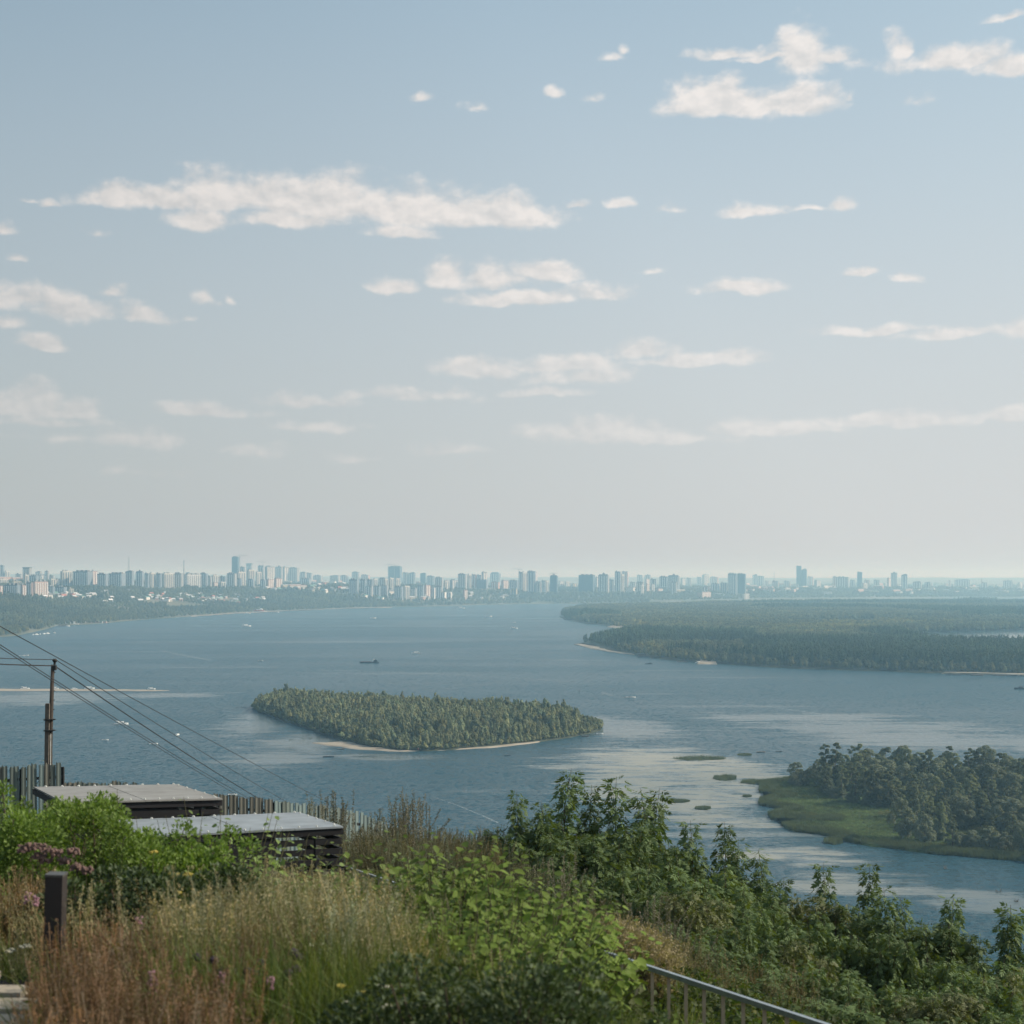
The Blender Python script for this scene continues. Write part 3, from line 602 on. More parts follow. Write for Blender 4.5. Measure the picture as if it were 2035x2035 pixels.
def tower_block(u0, u1, vt, vb, c, style='shade', top='flat', label=None, D=None, name='apartment_block', group='tower blocks on the skyline'):
    u = (u0+u1)/2; w_px = u1-u0; D = D or find_D(u, vb); X = (u-CU)/F*D; w = w_px/F*D
    zb = float(land_z(X, D))-2; zt = H-(vt-V0)/F*D; h = max(8, zt-zb)
    if style == 'shade': t = R(-24); a = .84*w/math.cos(t); b = .16*w/abs(math.sin(t))
    else: t = R(46); a = .70*w/math.cos(t); b = .30*w/math.sin(t)
    b = max(9, min(b, 30)); o = empty(name, (X, D+b/2, zb), t, label, 'building', group)
    hh = h if top in ('flat', 'house') else h*.93
    wl_ = MB().box((0, 0, hh/2), (a, b, hh))
    if top == 'round':
        wl_ = MB(); pr = [(-a/2, 0), (a/2, 0), (a/2, h*.86), (a*.40, h*.95), (a*.28, h), (-a*.28, h), (-a*.40, h*.95), (-a/2, h*.86)]
        n = len(pr); wl_.add([(x, -b/2, z) for x, z in pr]+[(x, b/2, z) for x, z in pr], [tuple(range(n)), tuple(range(n, 2*n))[::-1]]+[(i, i+n, (i+1) % n+n, (i+1) % n) for i in range(n)])
    wl_.build('wall', WALLS[c], o)
    nb = int(max(1, min(7, round(w_px/5.0))))
    bm_ = M_bal_l if c in ('gray', 'blue', 'pink', 'brown') else M_bal_d
    if c != 'glass' and h > 14:
        bw = a/nb*.34; bmsh = box_mesh('balcony_stack', bw, 1.3, hh*.9)
        if not bmsh.materials: bmsh.materials.append(bm_)
        for i in range(nb):
            p = obj('balcony_stack', bmsh, None, o, (-a/2+a*(i+.5)/nb, -b/2-.6, hh*.04))
    if top == 'flat':
        rb = MB().box((0, 0, .5), (a+.6, b+.6, 1.0)).build('parapet', M_rooftar if c != 'cream' else M_bal_l, o, loc=(0, 0, hh))
        if w_px > 6:
            for q in range(1+(w_px > 14)+(w_px > 26)):
                obj('lift_house', box_mesh('lift_house', max(4, a*.16), b*.45, 4.2), M_rooftar if c in ('blue', 'glass', 'gray') else WALLS['gray'], o, (-a*.28+a*.3*q, 0, hh+1))
    elif top == 'peak':
        s = MB(); s.add([(-a*.22, -b*.3, 0), (a*.22, -b*.3, 0), (a*.22, b*.3, 0), (-a*.22, b*.3, 0), (0, 0, h*.14)], [(3, 2, 1, 0), (0, 1, 4), (1, 2, 4), (2, 3, 4), (3, 0, 4)])
        s.build('pointed_roof', M_rooftar, o, loc=(0, 0, hh))
        for sx in (-1, 1): obj('roof_shoulder', box_mesh('roof_shoulder', a*.2, b*.6, h*.04), M_rooftar, o, (sx*a*.34, 0, hh))
    elif top == 'flare':
        s = MB(); s.add([(-a/2, -b/2, 0), (a/2, -b/2, 0), (a/2, b/2, 0), (-a/2, b/2, 0), (-a*.6, -b*.6, h*.07), (a*.6, -b*.6, h*.07), (a*.6, b*.6, h*.07), (-a*.6, b*.6, h*.07)], [(3, 2, 1, 0), (4, 5, 6, 7), (0, 1, 5, 4), (1, 2, 6, 5), (2, 3, 7, 6), (3, 0, 4, 7)])
        s.build('flared_crown', WALLS['gray'], o, loc=(0, 0, hh))
    elif top == 'slant':
        s = MB(); s.add([(-a/2, -b/2, 0), (a/2, -b/2, 0), (a/2, b/2, 0), (-a/2, b/2, 0), (a*.1, -b/2, h*.07), (a*.3, -b/2, h*.07), (a*.3, b/2, h*.07), (a*.1, b/2, h*.07)], [(3, 2, 1, 0), (4, 5, 6, 7), (0, 1, 5, 4), (1, 2, 6, 5), (2, 3, 7, 6), (3, 0, 4, 7)])
        s.build('slanted_roof', M_rooftar, o, loc=(0, 0, hh))
    return o
L, S = 'lit', 'shade'  # many dark and pale pairs are one block's shaded and sunlit faces, coloured so
BL = [ # u0 u1 vtop vbase colour style top
 (0,8,1124,1150,'blue',S,'flat'),(9,18,1136,1152,'cream',L,'flat'),(44,62,1127,1158,'gray',S,'flare'),(48,55,1143,1166,'cream',L,'flat'),(30,44,1141,1156,'gray',S,'flat'),(69,83,1135,1150,'gray',S,'slant'),(88,97,1134,1150,'gray',S,'peak'),
 (77,96,1144,1155,'white',L,'flat'),(56,76,1144.5,1160,'blue',S,'flat'),(97,108,1144,1155,'gray',S,'flat'),(99,109,1151.5,1166,'cream',L,'flat'),(110,120,1152,1167,'white',L,'flat'),(120,141,1135.5,1167,'cream',L,'flat'),
 (142,182,1136,1168,'blue',S,'flat'),(145,174,1152,1167,'cream',L,'flat'),(181,192,1135,1167,'pink',L,'flat'),(192,214,1141,1169,'blue',S,'flat'),(214,248,1140,1169,'blue',S,'flat'),(248,266,1133.5,1168,'blue',S,'slant'),(269,285,1134,1168,'blue',S,'peak'),
 (287,296,1140,1168,'blue',S,'flat'),(297,308,1139,1168,'cream',L,'flat'),(309,321,1140,1169,'blue',S,'flat'),(321,344,1140,1169,'cream',L,'flat'),(344,364,1140,1169,'gray',S,'flat'),(364,397,1142,1169,'white',L,'flat'),(397,413,1140,1168,'blue',S,'flat'),
 (413,420,1146,1168,'gray',S,'flat'),(420,436,1144,1163,'cream',L,'flat'),(436,450,1146,1164,'blue',S,'flat'),(423,432,1158,1170,'pink',L,'flat'),(437,448,1157,1170,'cream',L,'flat'),(368,378,1137,1150,'gray',S,'slant'),
 (-8,3,1164,1185,'pink',L,'flat'),(5,42,1163,1185,'blue',S,'flat'),(41,50,1163,1189,'pink',L,'flat'),(51,65,1158,1187,'brown',S,'flat'),(63,92,1156,1187,'pink',L,'flat'),(94,108,1166,1184,'blue',S,'flat'),(108,132,1167,1185,'blue',S,'flat'),(136,145,1170,1187,'yellow',L,'flat'),(-4,14,1152,1165,'cream',L,'flat'),(22,40,1155,1166,'yellow',L,'flat'),
 (460,475,1107,1150,'glass',S,'flat'),(477,488,1127,1150,'gray',S,'flat'),(489,502,1119.5,1150,'gray',S,'flare'),(491,505,1133,1165,'cream',L,'flat'),(450,470,1140,1169,'gray',S,'flat'),(470,487,1137,1168,'cream',L,'flat'),(512,526,1124.5,1160,'gray',S,'flat'),
 (508,519,1137,1164,'cream',L,'flat'),(526,544,1126,1160,'gray',L,'flat'),(546,562,1125,1158,'gray',S,'peak'),(562,573,1127,1160,'gray',L,'flat'),(573,594,1128.5,1160,'gray',S,'flat'),(493,505,1150,1171,'blue',S,'round'),(517,528,1151,1171,'blue',S,'round'),(471,480,1150,1170,'blue',S,'flat'),
 (530,543,1152,1168,'pink',L,'flat'),(545,560,1150,1167,'pink',L,'flat'),(595,609,1136,1160,'gray',S,'slant'),(608,621,1139,1160,'gray',S,'flat'),(622,641,1144,1156,'gray',S,'flat'),(655,676,1143,1156,'gray',S,'slant'),(676,692,1144,1158,'gray',S,'flat'),(596,618,1150,1163,'blue',S,'flat'),
 (699,715,1137,1160,'gray',S,'flat'),(693,713,1152,1184,'blue',S,'flat'),(715,728,1152,1180,'blue',S,'flat'),(729,742,1152,1180,'blue',S,'flat'),(717,735,1143,1157,'pink',S,'flat'),(741,750,1151,1170,'cream',L,'flat'),(752,770,1150,1168,'gray',S,'flat'),(763,771,1151,1180,'cream',L,'flat'),(773,783,1149,1174,'cream',L,'flat'),(785,795,1150,1168,'cream',L,'flat'),
 (771,799,1126,1158,'glass',S,'flat'),(800,812,1138,1163,'gray',S,'flat'),(812,826,1137,1163,'blue',S,'slant'),(835,847,1138,1162,'glass',S,'slant'),(848,864,1145,1166,'blue',S,'flat'),(864,881,1148,1168,'gray',S,'flat'),(726,741,1165,1188,'gray',S,'flat'),(742,756,1165,1188,'blue',S,'flat'),(757,771,1164,1187,'gray',S,'flat'),
 (783,801,1166,1192,'blue',S,'flat'),(801,814,1165,1192,'cream',L,'flat'),(815,828,1168,1191,'gray',S,'slant'),(828,843,1164,1191,'blue',S,'flat'),(843,855,1163,1191,'pink',L,'flat'),(855,865,1168,1191,'white',S,'flat'),(865,880,1165,1191,'gray',S,'flat'),(868,887,1177,1192,'white',S,'flat'),(887,898,1176.5,1192,'white',S,'round'),
 (882,893,1153,1171,'cream',L,'peak'),(894,910,1153,1170,'gray',L,'flat'),(910,928,1141,1173,'gray',S,'flat'),(929,937,1142,1173,'cream',L,'flat'),(936,947,1142,1169,'pink',S,'flat'),(947,958,1143,1169,'gray',S,'flat'),(957,968,1137,1169,'gray',L,'flat'),(948,970,1152,1170,'blue',S,'flat'),(974,996,1137,1166,'blue',S,'round'),
 (976,993,1157,1170,'pink',S,'flat'),(996,1010,1154,1170,'pink',L,'flat'),(1011,1031,1154,1172,'blue',S,'flat'),(1016,1028,1170,1186,'yellow',S,'flat'),(920,929,1173,1192,'pink',L,'flat'),(1031,1039,1137,1178,'gray',S,'flat'),(1036,1048,1137,1178,'cream',L,'flat'),(1048,1065,1135.5,1180,'blue',S,'flat'),(1060,1068,1137,1158,'pink',L,'flat'),
 (1065,1076,1156,1181,'gray',S,'flat'),(1076,1084,1154,1181,'blue',S,'flat'),(1083,1091,1155,1181,'cream',L,'flat'),(1071,1077,1168,1181,'yellow',L,'flat'),(1093,1109,1142,1180,'glass',S,'peak'),(1110,1121,1156,1168,'white',L,'house'),(1122,1133,1156,1168,'cream',L,'house'),(1136,1148,1160,1170,'yellow',L,'flat'),
 (1150,1183,1143,1179,'glass',S,'flat'),(1183,1192,1147,1170,'gray',L,'flat'),(1189,1211,1140,1179,'gray',S,'peak'),(1210,1221,1152,1179,'blue',S,'flat'),(1222,1234,1136,1178,'blue',S,'flat'),(1233,1241,1142,1178,'cream',L,'flat'),(1236,1249,1136,1170,'pink',S,'flat'),(1252,1264,1157,1170,'gray',S,'flat'),
 (1266,1278,1143,1160,'gray',S,'flat'),(1281,1294,1142,1160,'gray',S,'peak'),(1282,1291,1151,1168,'pink',L,'flat'),(1265,1280,1157,1179,'gray',S,'flat'),(1273,1279,1162,1184,'white',L,'flat'),(1283,1291,1161,1179,'pink',L,'flat'),(1294,1301,1162,1178,'white',L,'flat'),(1293,1305,1151,1172,'blue',S,'flat'),(1311,1329,1146,1172,'blue',S,'flat'),
 (1328,1351,1142,1176,'blue',S,'peak'),(1334,1346,1157,1182,'gray',S,'flat'),(1304,1318,1170,1178,'pink',L,'flat'),(1353,1362,1150,1165,'gray',L,'flat'),(1365,1374,1149,1166,'gray',S,'flat'),(1385,1394,1147,1164,'gray',S,'flat'),(1395,1410,1141,1164,'cream',L,'peak'),(1412,1428,1147,1168,'pink',S,'flat'),(1432,1446,1158,1180,'cream',S,'flat'),
 (1447,1466,1140,1184,'blue',S,'flat'),(1465,1483,1140.5,1184,'glass',S,'flat'),(1398,1410,1166,1180,'brown',S,'flat'),(1414,1430,1160,1178,'blue',S,'flat'),(1496,1506,1141,1166,'blue',S,'slant'),(1506,1519,1145,1166,'blue',S,'flat'),(1520,1529,1155,1166,'pink',S,'flat'),(1535,1548,1155,1170,'gray',S,'flat'),(1558,1571,1155,1170,'gray',S,'flat'),
 (1583,1593,1125,1168,'glass',S,'flat'),(1593,1604,1130,1168,'glass',S,'slant'),(1605,1617,1146,1166,'pink',S,'flat'),(1618,1632,1154,1167,'gray',L,'flat'),(1386,1414,1177,1190,'pink',L,'flat'),(1475,1490,1180,1191,'white',L,'flat'),(1517,1540,1170,1178,'pink',S,'flat'),(1556,1572,1168,1176,'white',L,'flat'),(1580,1588,1168,1176,'white',L,'flat'),
 (1655,1663,1145,1167,'pink',S,'peak'),(1663,1689,1147,1169,'gray',S,'flat'),(1690,1699,1153,1169,'blue',S,'flat'),(1704,1714,1137,1171,'glass',S,'flat'),(1718,1729,1153,1167,'pink',S,'flat'),(1711,1726,1160,1174,'cream',L,'flat'),(1737,1749,1153,1167,'gray',S,'flat'),(1763,1771,1149,1169,'pink',L,'flat'),(1771,1784,1137,1168,'gray',S,'peak'),
 (1792,1804,1140.5,1172,'blue',S,'slant'),(1815,1832,1155,1172,'gray',S,'slant'),(1838,1850,1156,1172,'blue',S,'slant'),(1808,1816,1176,1185,'white',L,'flat'),(1886,1890,1153,1170,'white',L,'flat'),(1898,1930,1151,1168,'gray',S,'slant'),(1951,1963,1158,1170,'gray',S,'flat'),(1995,2014,1153,1170,'gray',S,'peak'),(2022,2034,1158,1172,'white',L,'flat'),
]
MARKS = [(-50, 'at the far left edge'), (62, 'near the wide pink block'), (142, 'left of the lattice mast'), (244, 'between mast and chimney'), (364, 'right of the brick chimney'),
         (450, 'by the tallest dark tower'), (545, 'right of the tallest tower'), (690, 'left of the two crane tower'), (800, 'right of the two crane tower'), (905, 'near the round topped block'), (1030, 'by the middle crane'),
         (1145, 'around the broad glass block'), (1260, 'behind the island tip'), (1385, 'around the wide twin blocks'), (1540, 'near the stepped dark pair'), (1650, 'left of the pointed towers'), (1835, 'right of the pointed towers'), (2600, '')]
ORD = ['leftmost', 'second from left', 'third from left', 'fourth from left', 'fifth from left', 'sixth from left', 'seventh from left', 'eighth from left', 'ninth from left', 'tenth from left', 'eleventh from left', 'twelfth from left', 'thirteenth from left', 'fourteenth from left', 'fifteenth from left', 'sixteenth from left', 'seventeenth from left', 'eighteenth from left', 'nineteenth from left', 'twentieth from left']
SHN = {'flat': 'flat roofed', 'peak': 'pointed', 'flare': 'wide crowned', 'slant': 'slant topped', 'round': 'round topped', 'house': 'plain'}
seen_ = {}; BLs = sorted(BL, key=lambda b: (b[0]+b[1]))
for b in BLs:
    i = max(k for k, m_ in enumerate(MARKS) if m_[0] <= (b[0]+b[1])/2); key = (i, b[4], b[6]); seen_[key] = seen_.get(key, 0)+1
cnt_ = {}
for b in BLs:
    u0, u1, vt, vb, c, st, tp = b
    i = max(k for k, m_ in enumerate(MARKS) if m_[0] <= (u0+u1)/2); key = (i, c, tp); q = cnt_.get(key, 0); cnt_[key] = q+1
    tall = 'tall' if vb-vt > 24 else ('low' if vb-vt < 13 else 'mid height')
    lab = ('%s %s %s building%s %s' % (tall, SHN[tp], CNAME[c], ', '+ORD[q]+',' if seen_[key] > 1 else '', MARKS[i][1]))
    if (u0, u1) == (460, 475): lab = 'tallest dark glass tower on the left skyline, next to a tower crane'
    if (u0, u1) == (771, 799): lab = 'dark blue tower under construction carrying two cranes on its roof'
    if (u0, u1) == (974, 996): lab = 'blue grey block with rounded top corners above the river bend'
    if (u0, u1) == (1583, 1593): lab = 'tallest dark tower of the right skyline, left half of the stepped pair'
    if (u0, u1) == (1593, 1604): lab = 'slightly lower dark tower, right half of the stepped pair'
    tower_block(u0, u1, vt, vb, c, st, 'flat' if tp == 'house' else tp, lab)
# --- cranes, masts, chimney
def crane(u, vt, vb, side, label, D=None):
    D = D or find_D(u, vb); X = (u-CU)/F*D; z0 = float(land_z(X, D)); h = H-(vt-V0)/F*D-z0; o = empty('tower_crane', (X, D-12, z0), 0, label, 'crane', 'cranes over the city')
    m = MB(); s = 1.1
    for a, b in ((-s, -s), (s, -s), (s, s), (-s, s)): m.bar((a, b, 0), (a, b, h*.94), .7)
    z = 0
    while z < h*.92: m.bar((-s, -s, z), (s, -s, z+4), .4); m.bar((s, s, z+4), (-s, s, z), .4); z += 4
    m.build('mast', M_steel, o)
    m = MB(); m.bar((0, 0, h*.94), (side*h*.28, 0, h*.965), 1.3); m.bar((0, 0, h), (side*h*.2, 0, h*.96), .5); m.build('jib', M_steel, o)
    m = MB(); m.bar((0, 0, h*.94), (-side*h*.12, 0, h*.94), 1.3); m.box((-side*h*.11, 0, h*.93), (4, 2.5, 3)); m.build('counterweight', M_steel, o)
    m = MB(); m.bar((0, 0, h*.93), (0, 0, h), 1.0); m.box((0, -1.2, h*.925), (2, 2, 2.4)); m.build('cab', M_steel, o)
crane(477.5, 1101.5, 1150, 1, 'tower crane rising beside the tallest dark tower')
crane(523, 1114, 1158, -1, 'small tower crane above the grey block right of the tallest tower')
crane(771.5, 1119.5, 1158, 1, 'left of the two cranes on the construction tower')
crane(784, 1120.5, 1158, -1, 'right of the two cranes on the construction tower')
crane(1031, 1128.5, 1176, -1, 'tower crane with its jib to the left above the river bend')
crane(1097.5, 1137.5, 1178, 1, 'short crane on top of the dark block left of the broad glass block')
def mast(u, vt, vb, label, wpx=3.0):
    D = find_D(u, vb); X = (u-CU)/F*D; z0 = float(land_z(X, D)); h = H-(vt-V0)/F*D-z0; m = MB(); w = wpx/F*D/2
    for a, b in ((-1, -1), (1, -1), (1, 1), (-1, 1)): m.bar((a*w, b*w, 0), (a*w*.25, b*w*.25, h), .8)
    for k in range(9):
        z0_, z1_ = h*k/9, h*(k+1)/9; wa, wb = w*(1-.75*k/9), w*(1-.75*(k+1)/9)
        m.bar((-wa, -wa, z0_), (wb, -wb, z1_), .6); m.bar((wa, -wa, z0_), (-wb, -wb, z1_), .6); m.bar((-wa, -wa, z0_), (wa, -wa, z0_), .6)
    o = empty('lattice_mast', (X, D, z0), 0, label, 'mast'); m.build('lattice', M_steel, o); MB().bar((0, 0, h), (0, 0, h*1.06), .6).build('antenna', M_steel, o)
mast(256, 1106, 1150, 'thin lattice radio mast behind the long dark slab', 4)
mast(1538.5, 1135, 1165, 'thin mast between the wide twin blocks and the stepped towers', 2)
mast(1951, 1148, 1170, 'faint thin mast near the right edge of the skyline', 1.6)
D = find_D(365, 1160); X = (365.5-CU)/F*D; z0 = float(land_z(X, D)); h = H-(1113.5-V0)/F*D-z0
o = empty('chimney', (X, D, z0), 0, 'tall thin brick chimney above the white striped block', 'chimney')
MB().tube([(0, 0, 0), (0, 0, h*.88)], [3.6, 2.4], 10).build('shaft', mat('chimney_brick', (.28, .20, .17), .9), o); MB().tube([(0, 0, h*.88), (0, 0, h)], [2.7, 2.7], 10).build('banded_top', mat('chimney_band', (.20, .12, .11), .9), o)
# --- arched white sports hall and long low buildings
D = find_D(1430, 1184); X = (1430-CU)/F*D; o = empty('sports_hall', (X, D, float(land_z(X, D))-1), 0, 'white hall with an arched roof above the large island', 'building')
w = 34/F*D; m = MB(); pr = [(-w/2+w*i/10, 14*math.sin(math.pi*(i*.9+.8)/10)) for i in range(11)]; n = len(pr)
m.add([(x, -14, z) for x, z in pr]+[(x, 14, z) for x, z in pr], [(i, i+1, n+i+1, n+i) for i in range(n-1)]+[tuple(range(n)), tuple(range(n, 2*n))[::-1]]); m.build('arched_roof', WALLS['white'], o)
MB().box((0, 0, 2), (w*.98, 27, 4)).build('wall', WALLS['white'], o)
# --- houses
HM = []
def gable(wd, dp, h, rh):
    m = MB().box((0, 0, h/2), (wd, dp, h)); r = MB(); e = .4
    r.add([(-wd/2-e, -dp/2-e, 0), (wd/2+e, -dp/2-e, 0), (wd/2+e, dp/2+e, 0), (-wd/2-e, dp/2+e, 0), (-wd/2-e, 0, rh), (wd/2+e, 0, rh)], [(3, 2, 1, 0), (0, 1, 5, 4), (2, 3, 4, 5), (1, 2, 5), (3, 0, 4)])
    a = bpy.data.meshes.new('wall'); a.from_pydata(m.v, [], m.f); b = bpy.data.meshes.new('roof'); b.from_pydata([(x, y, z+h) for x, y, z in r.v], [], r.f); return a, b
HW = [WALLS['white'], WALLS['cream'], WALLS['pink'], WALLS['yellow'], WALLS['gray']]; HR = [M_rooft, M_rooft, M_roofr, M_rooft, M_rooftar, M_roofg]
HT = []; TYPE = {}; HWN = ['white', 'cream', 'pink', 'yellowish', 'grey']; HRN = ['pale tin', 'pale tin', 'red', 'pale tin', 'dark', 'green']
for i in range(14):
    a, b = gable(random.uniform(9, 16), random.uniform(8, 12), random.uniform(5, 9), random.uniform(2.5, 5)); a.materials.append(HW[i % 5]); b.materials.append(HR[i % 6]); HT.append((a, b)); TYPE[len(HT)-1, 0] = (HWN[i % 5], HRN[i % 6])
HB = []
for i in range(10):
    a, b = gable(random.uniform(28, 60), 14, random.uniform(9, 18), .9); a.materials.append(HW[(i*2+1) % 5]); b.materials.append(HR[(i+2) % 5]); HB.append((a, b)); TYPE[len(HB)-1, 1] = (HWN[(i*2+1) % 5], HRN[(i+2) % 5])
def house(u, v, types, name, label, group, s=1.0):
    D = find_D(u, v); X = (u-CU)/F*D; a, b = types[random.randrange(len(types))]; tw, tr = next(TYPE[k] for k in TYPE if (HT, HB)[k[1]][k[0]][0] is a); label = '%s walled %s roofed %s' % (tw, tr, label); o = empty(name, (X, D, float(land_z(X, D))-.5), random.uniform(.2, 1.2)*random.choice((1, 1, -1)), label, 'building', group); o.scale = (s, s, s)
    obj('wall', a, None, o); obj('roof', b, None, o)
for k in range(74):
    t = random.random(); u = 296+180*t; v = random.uniform(1182, 1196)+11*t*random.random()
    house(u, v, HT, 'house', 'house in the hillside village above the left shore', 'houses of the hillside village', 1.0)
for k in range(26): house(random.uniform(88, 200), random.uniform(1184, 1193), HT, 'house', 'house in the row below the left blocks', 'houses in the row below the left blocks', 1.3)
for k in range(8): house(random.uniform(200, 300), random.uniform(1176, 1200), HT, 'house', 'lone house in the left woods', 'lone houses in the left woods', 1.2)
for k in range(7): house(random.uniform(486, 525), random.uniform(1192, 1198), HT, 'house', 'house just above the ferry', 'houses above the ferry', 1.2)
for k in range(26): house(random.uniform(530, 695), random.uniform(1158, 1180), HT+HB[:3], 'house', 'building on the green slope left of the river towers', 'buildings on the green slope', 1.5)
for k in range(22): house(random.uniform(700, 1030), random.uniform(1180, 1194), HT, 'house', 'house at the foot of the shore towers', 'houses at the foot of the towers', 1.5)
def lowblk(u, v, label, group): house(u, v, HB, 'low_building', label, group, 1.25)
for k in range(34): lowblk(random.uniform(0, 470), random.uniform(1149, 1158), 'low block in the left skyline', 'low blocks in the left skyline')
for k in range(30): lowblk(random.uniform(600, 1240), random.uniform(1153, 1164), 'low block behind the middle towers', 'low blocks behind the middle towers')
for k in range(56): lowblk(random.uniform(1250, 1640), random.uniform(1156, 1180), 'low block behind the large island', 'low blocks behind the island')
for k in range(54): lowblk(random.uniform(1640, 2060), random.uniform(1158, 1184), 'low block at the right of the skyline', 'low blocks at the right skyline')

# ================================================================== BOATS AND THE SHORE
M_hw = mat('white_boat_paint', (.80, .80, .78), .35); M_hd = mat('dark_boat_paint', (.035, .045, .055), .5); M_hb = mat('brown_boat_wood', (.12, .09, .07), .7); M_gls = mat('boat_glass', (.03, .05, .06), .1); M_red = mat('red_boat_trim', (.42, .10, .07), .5); M_rust = mat('rust_hull', (.16, .10, .085), .8)
M_dark = mat('dark_wood', (.030, .026, .024), .8)
M_foam = mat('wake_foam', (.62, .68, .70), .8)
nt = M_foam.node_tree; n_, l_ = nt.nodes, nt.links; tn_ = n_.new('ShaderNodeTexNoise'); g_ = n_.new('ShaderNodeNewGeometry'); l_.new(g_.outputs['Position'], tn_.inputs['Vector']); tn_.inputs['Scale'].default_value = .35; tn_.inputs['Detail'].default_value = 5
r_ = n_.new('ShaderNodeMapRange'); r_.inputs['From Min'].default_value = .40; r_.inputs['From Max'].default_value = .62; r_.inputs['To Max'].default_value = .32; l_.new(tn_.outputs['Fac'], r_.inputs['Value']); l_.new(r_.outputs[0], n_['Principled BSDF'].inputs['Alpha'])
def hull(L, B, Ht, bow=.35, n=8):
    """hull along +X, keel below the water"""
    m = MB(); st = []
    for i in range(n+1):
        t = i/n; x = -L/2+L*t; w = B/2*(1-max(0, (t-(1-bow))/bow)**2*.97)*(.88+.12*min(1, t*4)); sh = Ht*(.85+.35*t*t)
        st.append([(x, -w, sh), (x, -w*.72, -.2), (x, 0, -.35), (x, w*.72, -.2), (x, w, sh)])
    vs = [p for s in st for p in s]; fs = []
    for i in range(n):
        for k in range(4): a = i*5+k; fs.append((a, a+5, a+6, a+1))
        fs.append((i*5, i*5+4, (i+1)*5+4, (i+1)*5))
    fs.append((0, 1, 2, 3, 4)); fs.append(tuple(n*5+k for k in (4, 3, 2, 1, 0))); m.add(vs, fs); return m
def boat(u, v, L, kind, heading, label, name='motorboat', cat='boat', group='boats on the river'):
    L *= 1.12; x, y, _ = W(u, v); o = empty(name, (x, y, 0), heading, label, cat, group); B = L*.34
    if kind == 'cruiser':
        hull(L, B, L*.11).build('hull', M_hw, o); MB().box((-.02*L, 0, L*.17), (L*.42, B*.68, L*.11), taper=.85).build('cabin', M_hw, o); MB().box((.21*L, 0, L*.17), (L*.05, B*.6, L*.07), taper=.8).build('windscreen', M_gls, o)
        MB().box((-.3*L, 0, L*.24), (L*.2, B*.7, L*.02)).build('awning', M_hw, o); m = MB()
        for sx in (-.38, -.22):
            for sy in (-1, 1): m.bar((sx*L, sy*B*.3, L*.1), (sx*L, sy*B*.3, L*.235), .06)
        m.build('awning_frame', M_hd, o)
    elif kind == 'open':
        hull(L, B, L*.11).build('hull', M_hw, o); MB().box((.08*L, 0, L*.14), (L*.07, B*.6, L*.09), taper=.7).build('windscreen', M_gls, o); MB().box((-.49*L, 0, L*.1), (L*.06, B*.2, L*.14)).build('outboard_engine', M_hd, o); MB().box((-.12*L, 0, L*.12), (L*.16, B*.6, L*.05)).build('seat', M_hb, o)
    elif kind == 'dark':
        hull(L, B, L*.10).build('hull', M_hd, o); MB().box((.1*L, 0, L*.13), (L*.3, B*.5, L*.10), taper=.7).build('cabin', M_hd, o)
    elif kind == 'rowing':
        hull(L, B, L*.09, bow=.45).build('hull', M_hb if random.random() < .5 else M_hd, o); MB().box((-.1*L, 0, L*.07), (L*.06, B*.8, L*.03)).build('thwart', M_hb, o)
    elif kind == 'tug':
        B = L*.2; hull(L, B, L*.055, bow=.25).build('hull', M_hd, o); MB().box((-.32*L, 0, L*.105), (L*.18, B*.7, L*.11)).build('deckhouse', M_hd, o); MB().box((-.22*L, 0, L*.15), (L*.09, B*.55, L*.09), taper=.9).build('wheelhouse', M_hw, o)
        MB().bar((-.3*L, 0, L*.15), (-.3*L, 0, L*.3), .3).build('mast', M_hd, o); MB().box((.15*L, 0, L*.068), (L*.5, B*.7, L*.03)).build('hatch', M_rust, o)
    elif kind == 'ferry':
        B = L*.22; hull(L, B, L*.07).build('hull', M_hw, o); MB().box((-.05*L, 0, L*.11), (L*.7, B*.8, L*.07)).build('lower_deck', M_red, o); MB().box((-.02*L, 0, L*.175), (L*.45, B*.7, L*.06)).build('upper_deck', M_hw, o); MB().box((.1*L, 0, L*.235), (L*.12, B*.5, L*.06)).build('wheelhouse', M_hw, o); MB().bar((0, 0, L*.2), (0, 0, L*.4), .4).build('mast', M_hw, o)
    elif kind == 'house':
        MB().box((0, 0, .5), (L, L*.32, 1.6)).build('pontoon', M_hd, o); MB().box((-.1*L, 0, 2.8), (L*.6, L*.24, 3)).build('cabin', M_hb, o); MB().box((-.1*L, 0, 4.5), (L*.7, L*.3, .4)).build('roof', M_hd, o)
    return o
boat(241, 1440, 9.5, 'cruiser', R(4), 'white cabin cruiser with awning speeding right, behind the wires left of the island')
boat(209, 1471, 4.2, 'open', R(0), 'tiny low white boat below the big cruiser')
boat(305, 1479, 5.2, 'open', R(8), 'white open motorboat below the wires, lower of the pair left of the island')
boat(353, 1461, 4.2, 'cruiser', R(70), 'small white boat seen end on, just below the thickest wires')
boat(462, 1580, 4.2, 'open', R(5), 'small white boat just above the fence right of the far roof')
for u, v, s in ((50, 1369.3, 8), (109, 1369.3, 8), (148, 1369.5, 5), (178, 1369.0, 9)): boat(u, v, s, 'cruiser', R(random.uniform(-20, 20)), {50: 'leftmost white boat moored at the thin sandbar', 109: 'white boat at the sandbar just right of the utility pole', 148: 'smallest white boat beached on the sandbar', 178: 'largest white boat moored at the thin sandbar'}[u])
boat(301, 1370, 7, 'cruiser', R(10), 'white boat off the right end of the thin sandbar')
boat(44, 1303.5, 8, 'open', R(0), 'left of the two tiny white boats above the utility pole')
boat(51.5, 1303, 8, 'open', R(0), 'right of the two tiny white boats above the utility pole')
boat(489.5, 1245, 19, 'cruiser', R(15), 'white cruiser in mid river below the ferry')
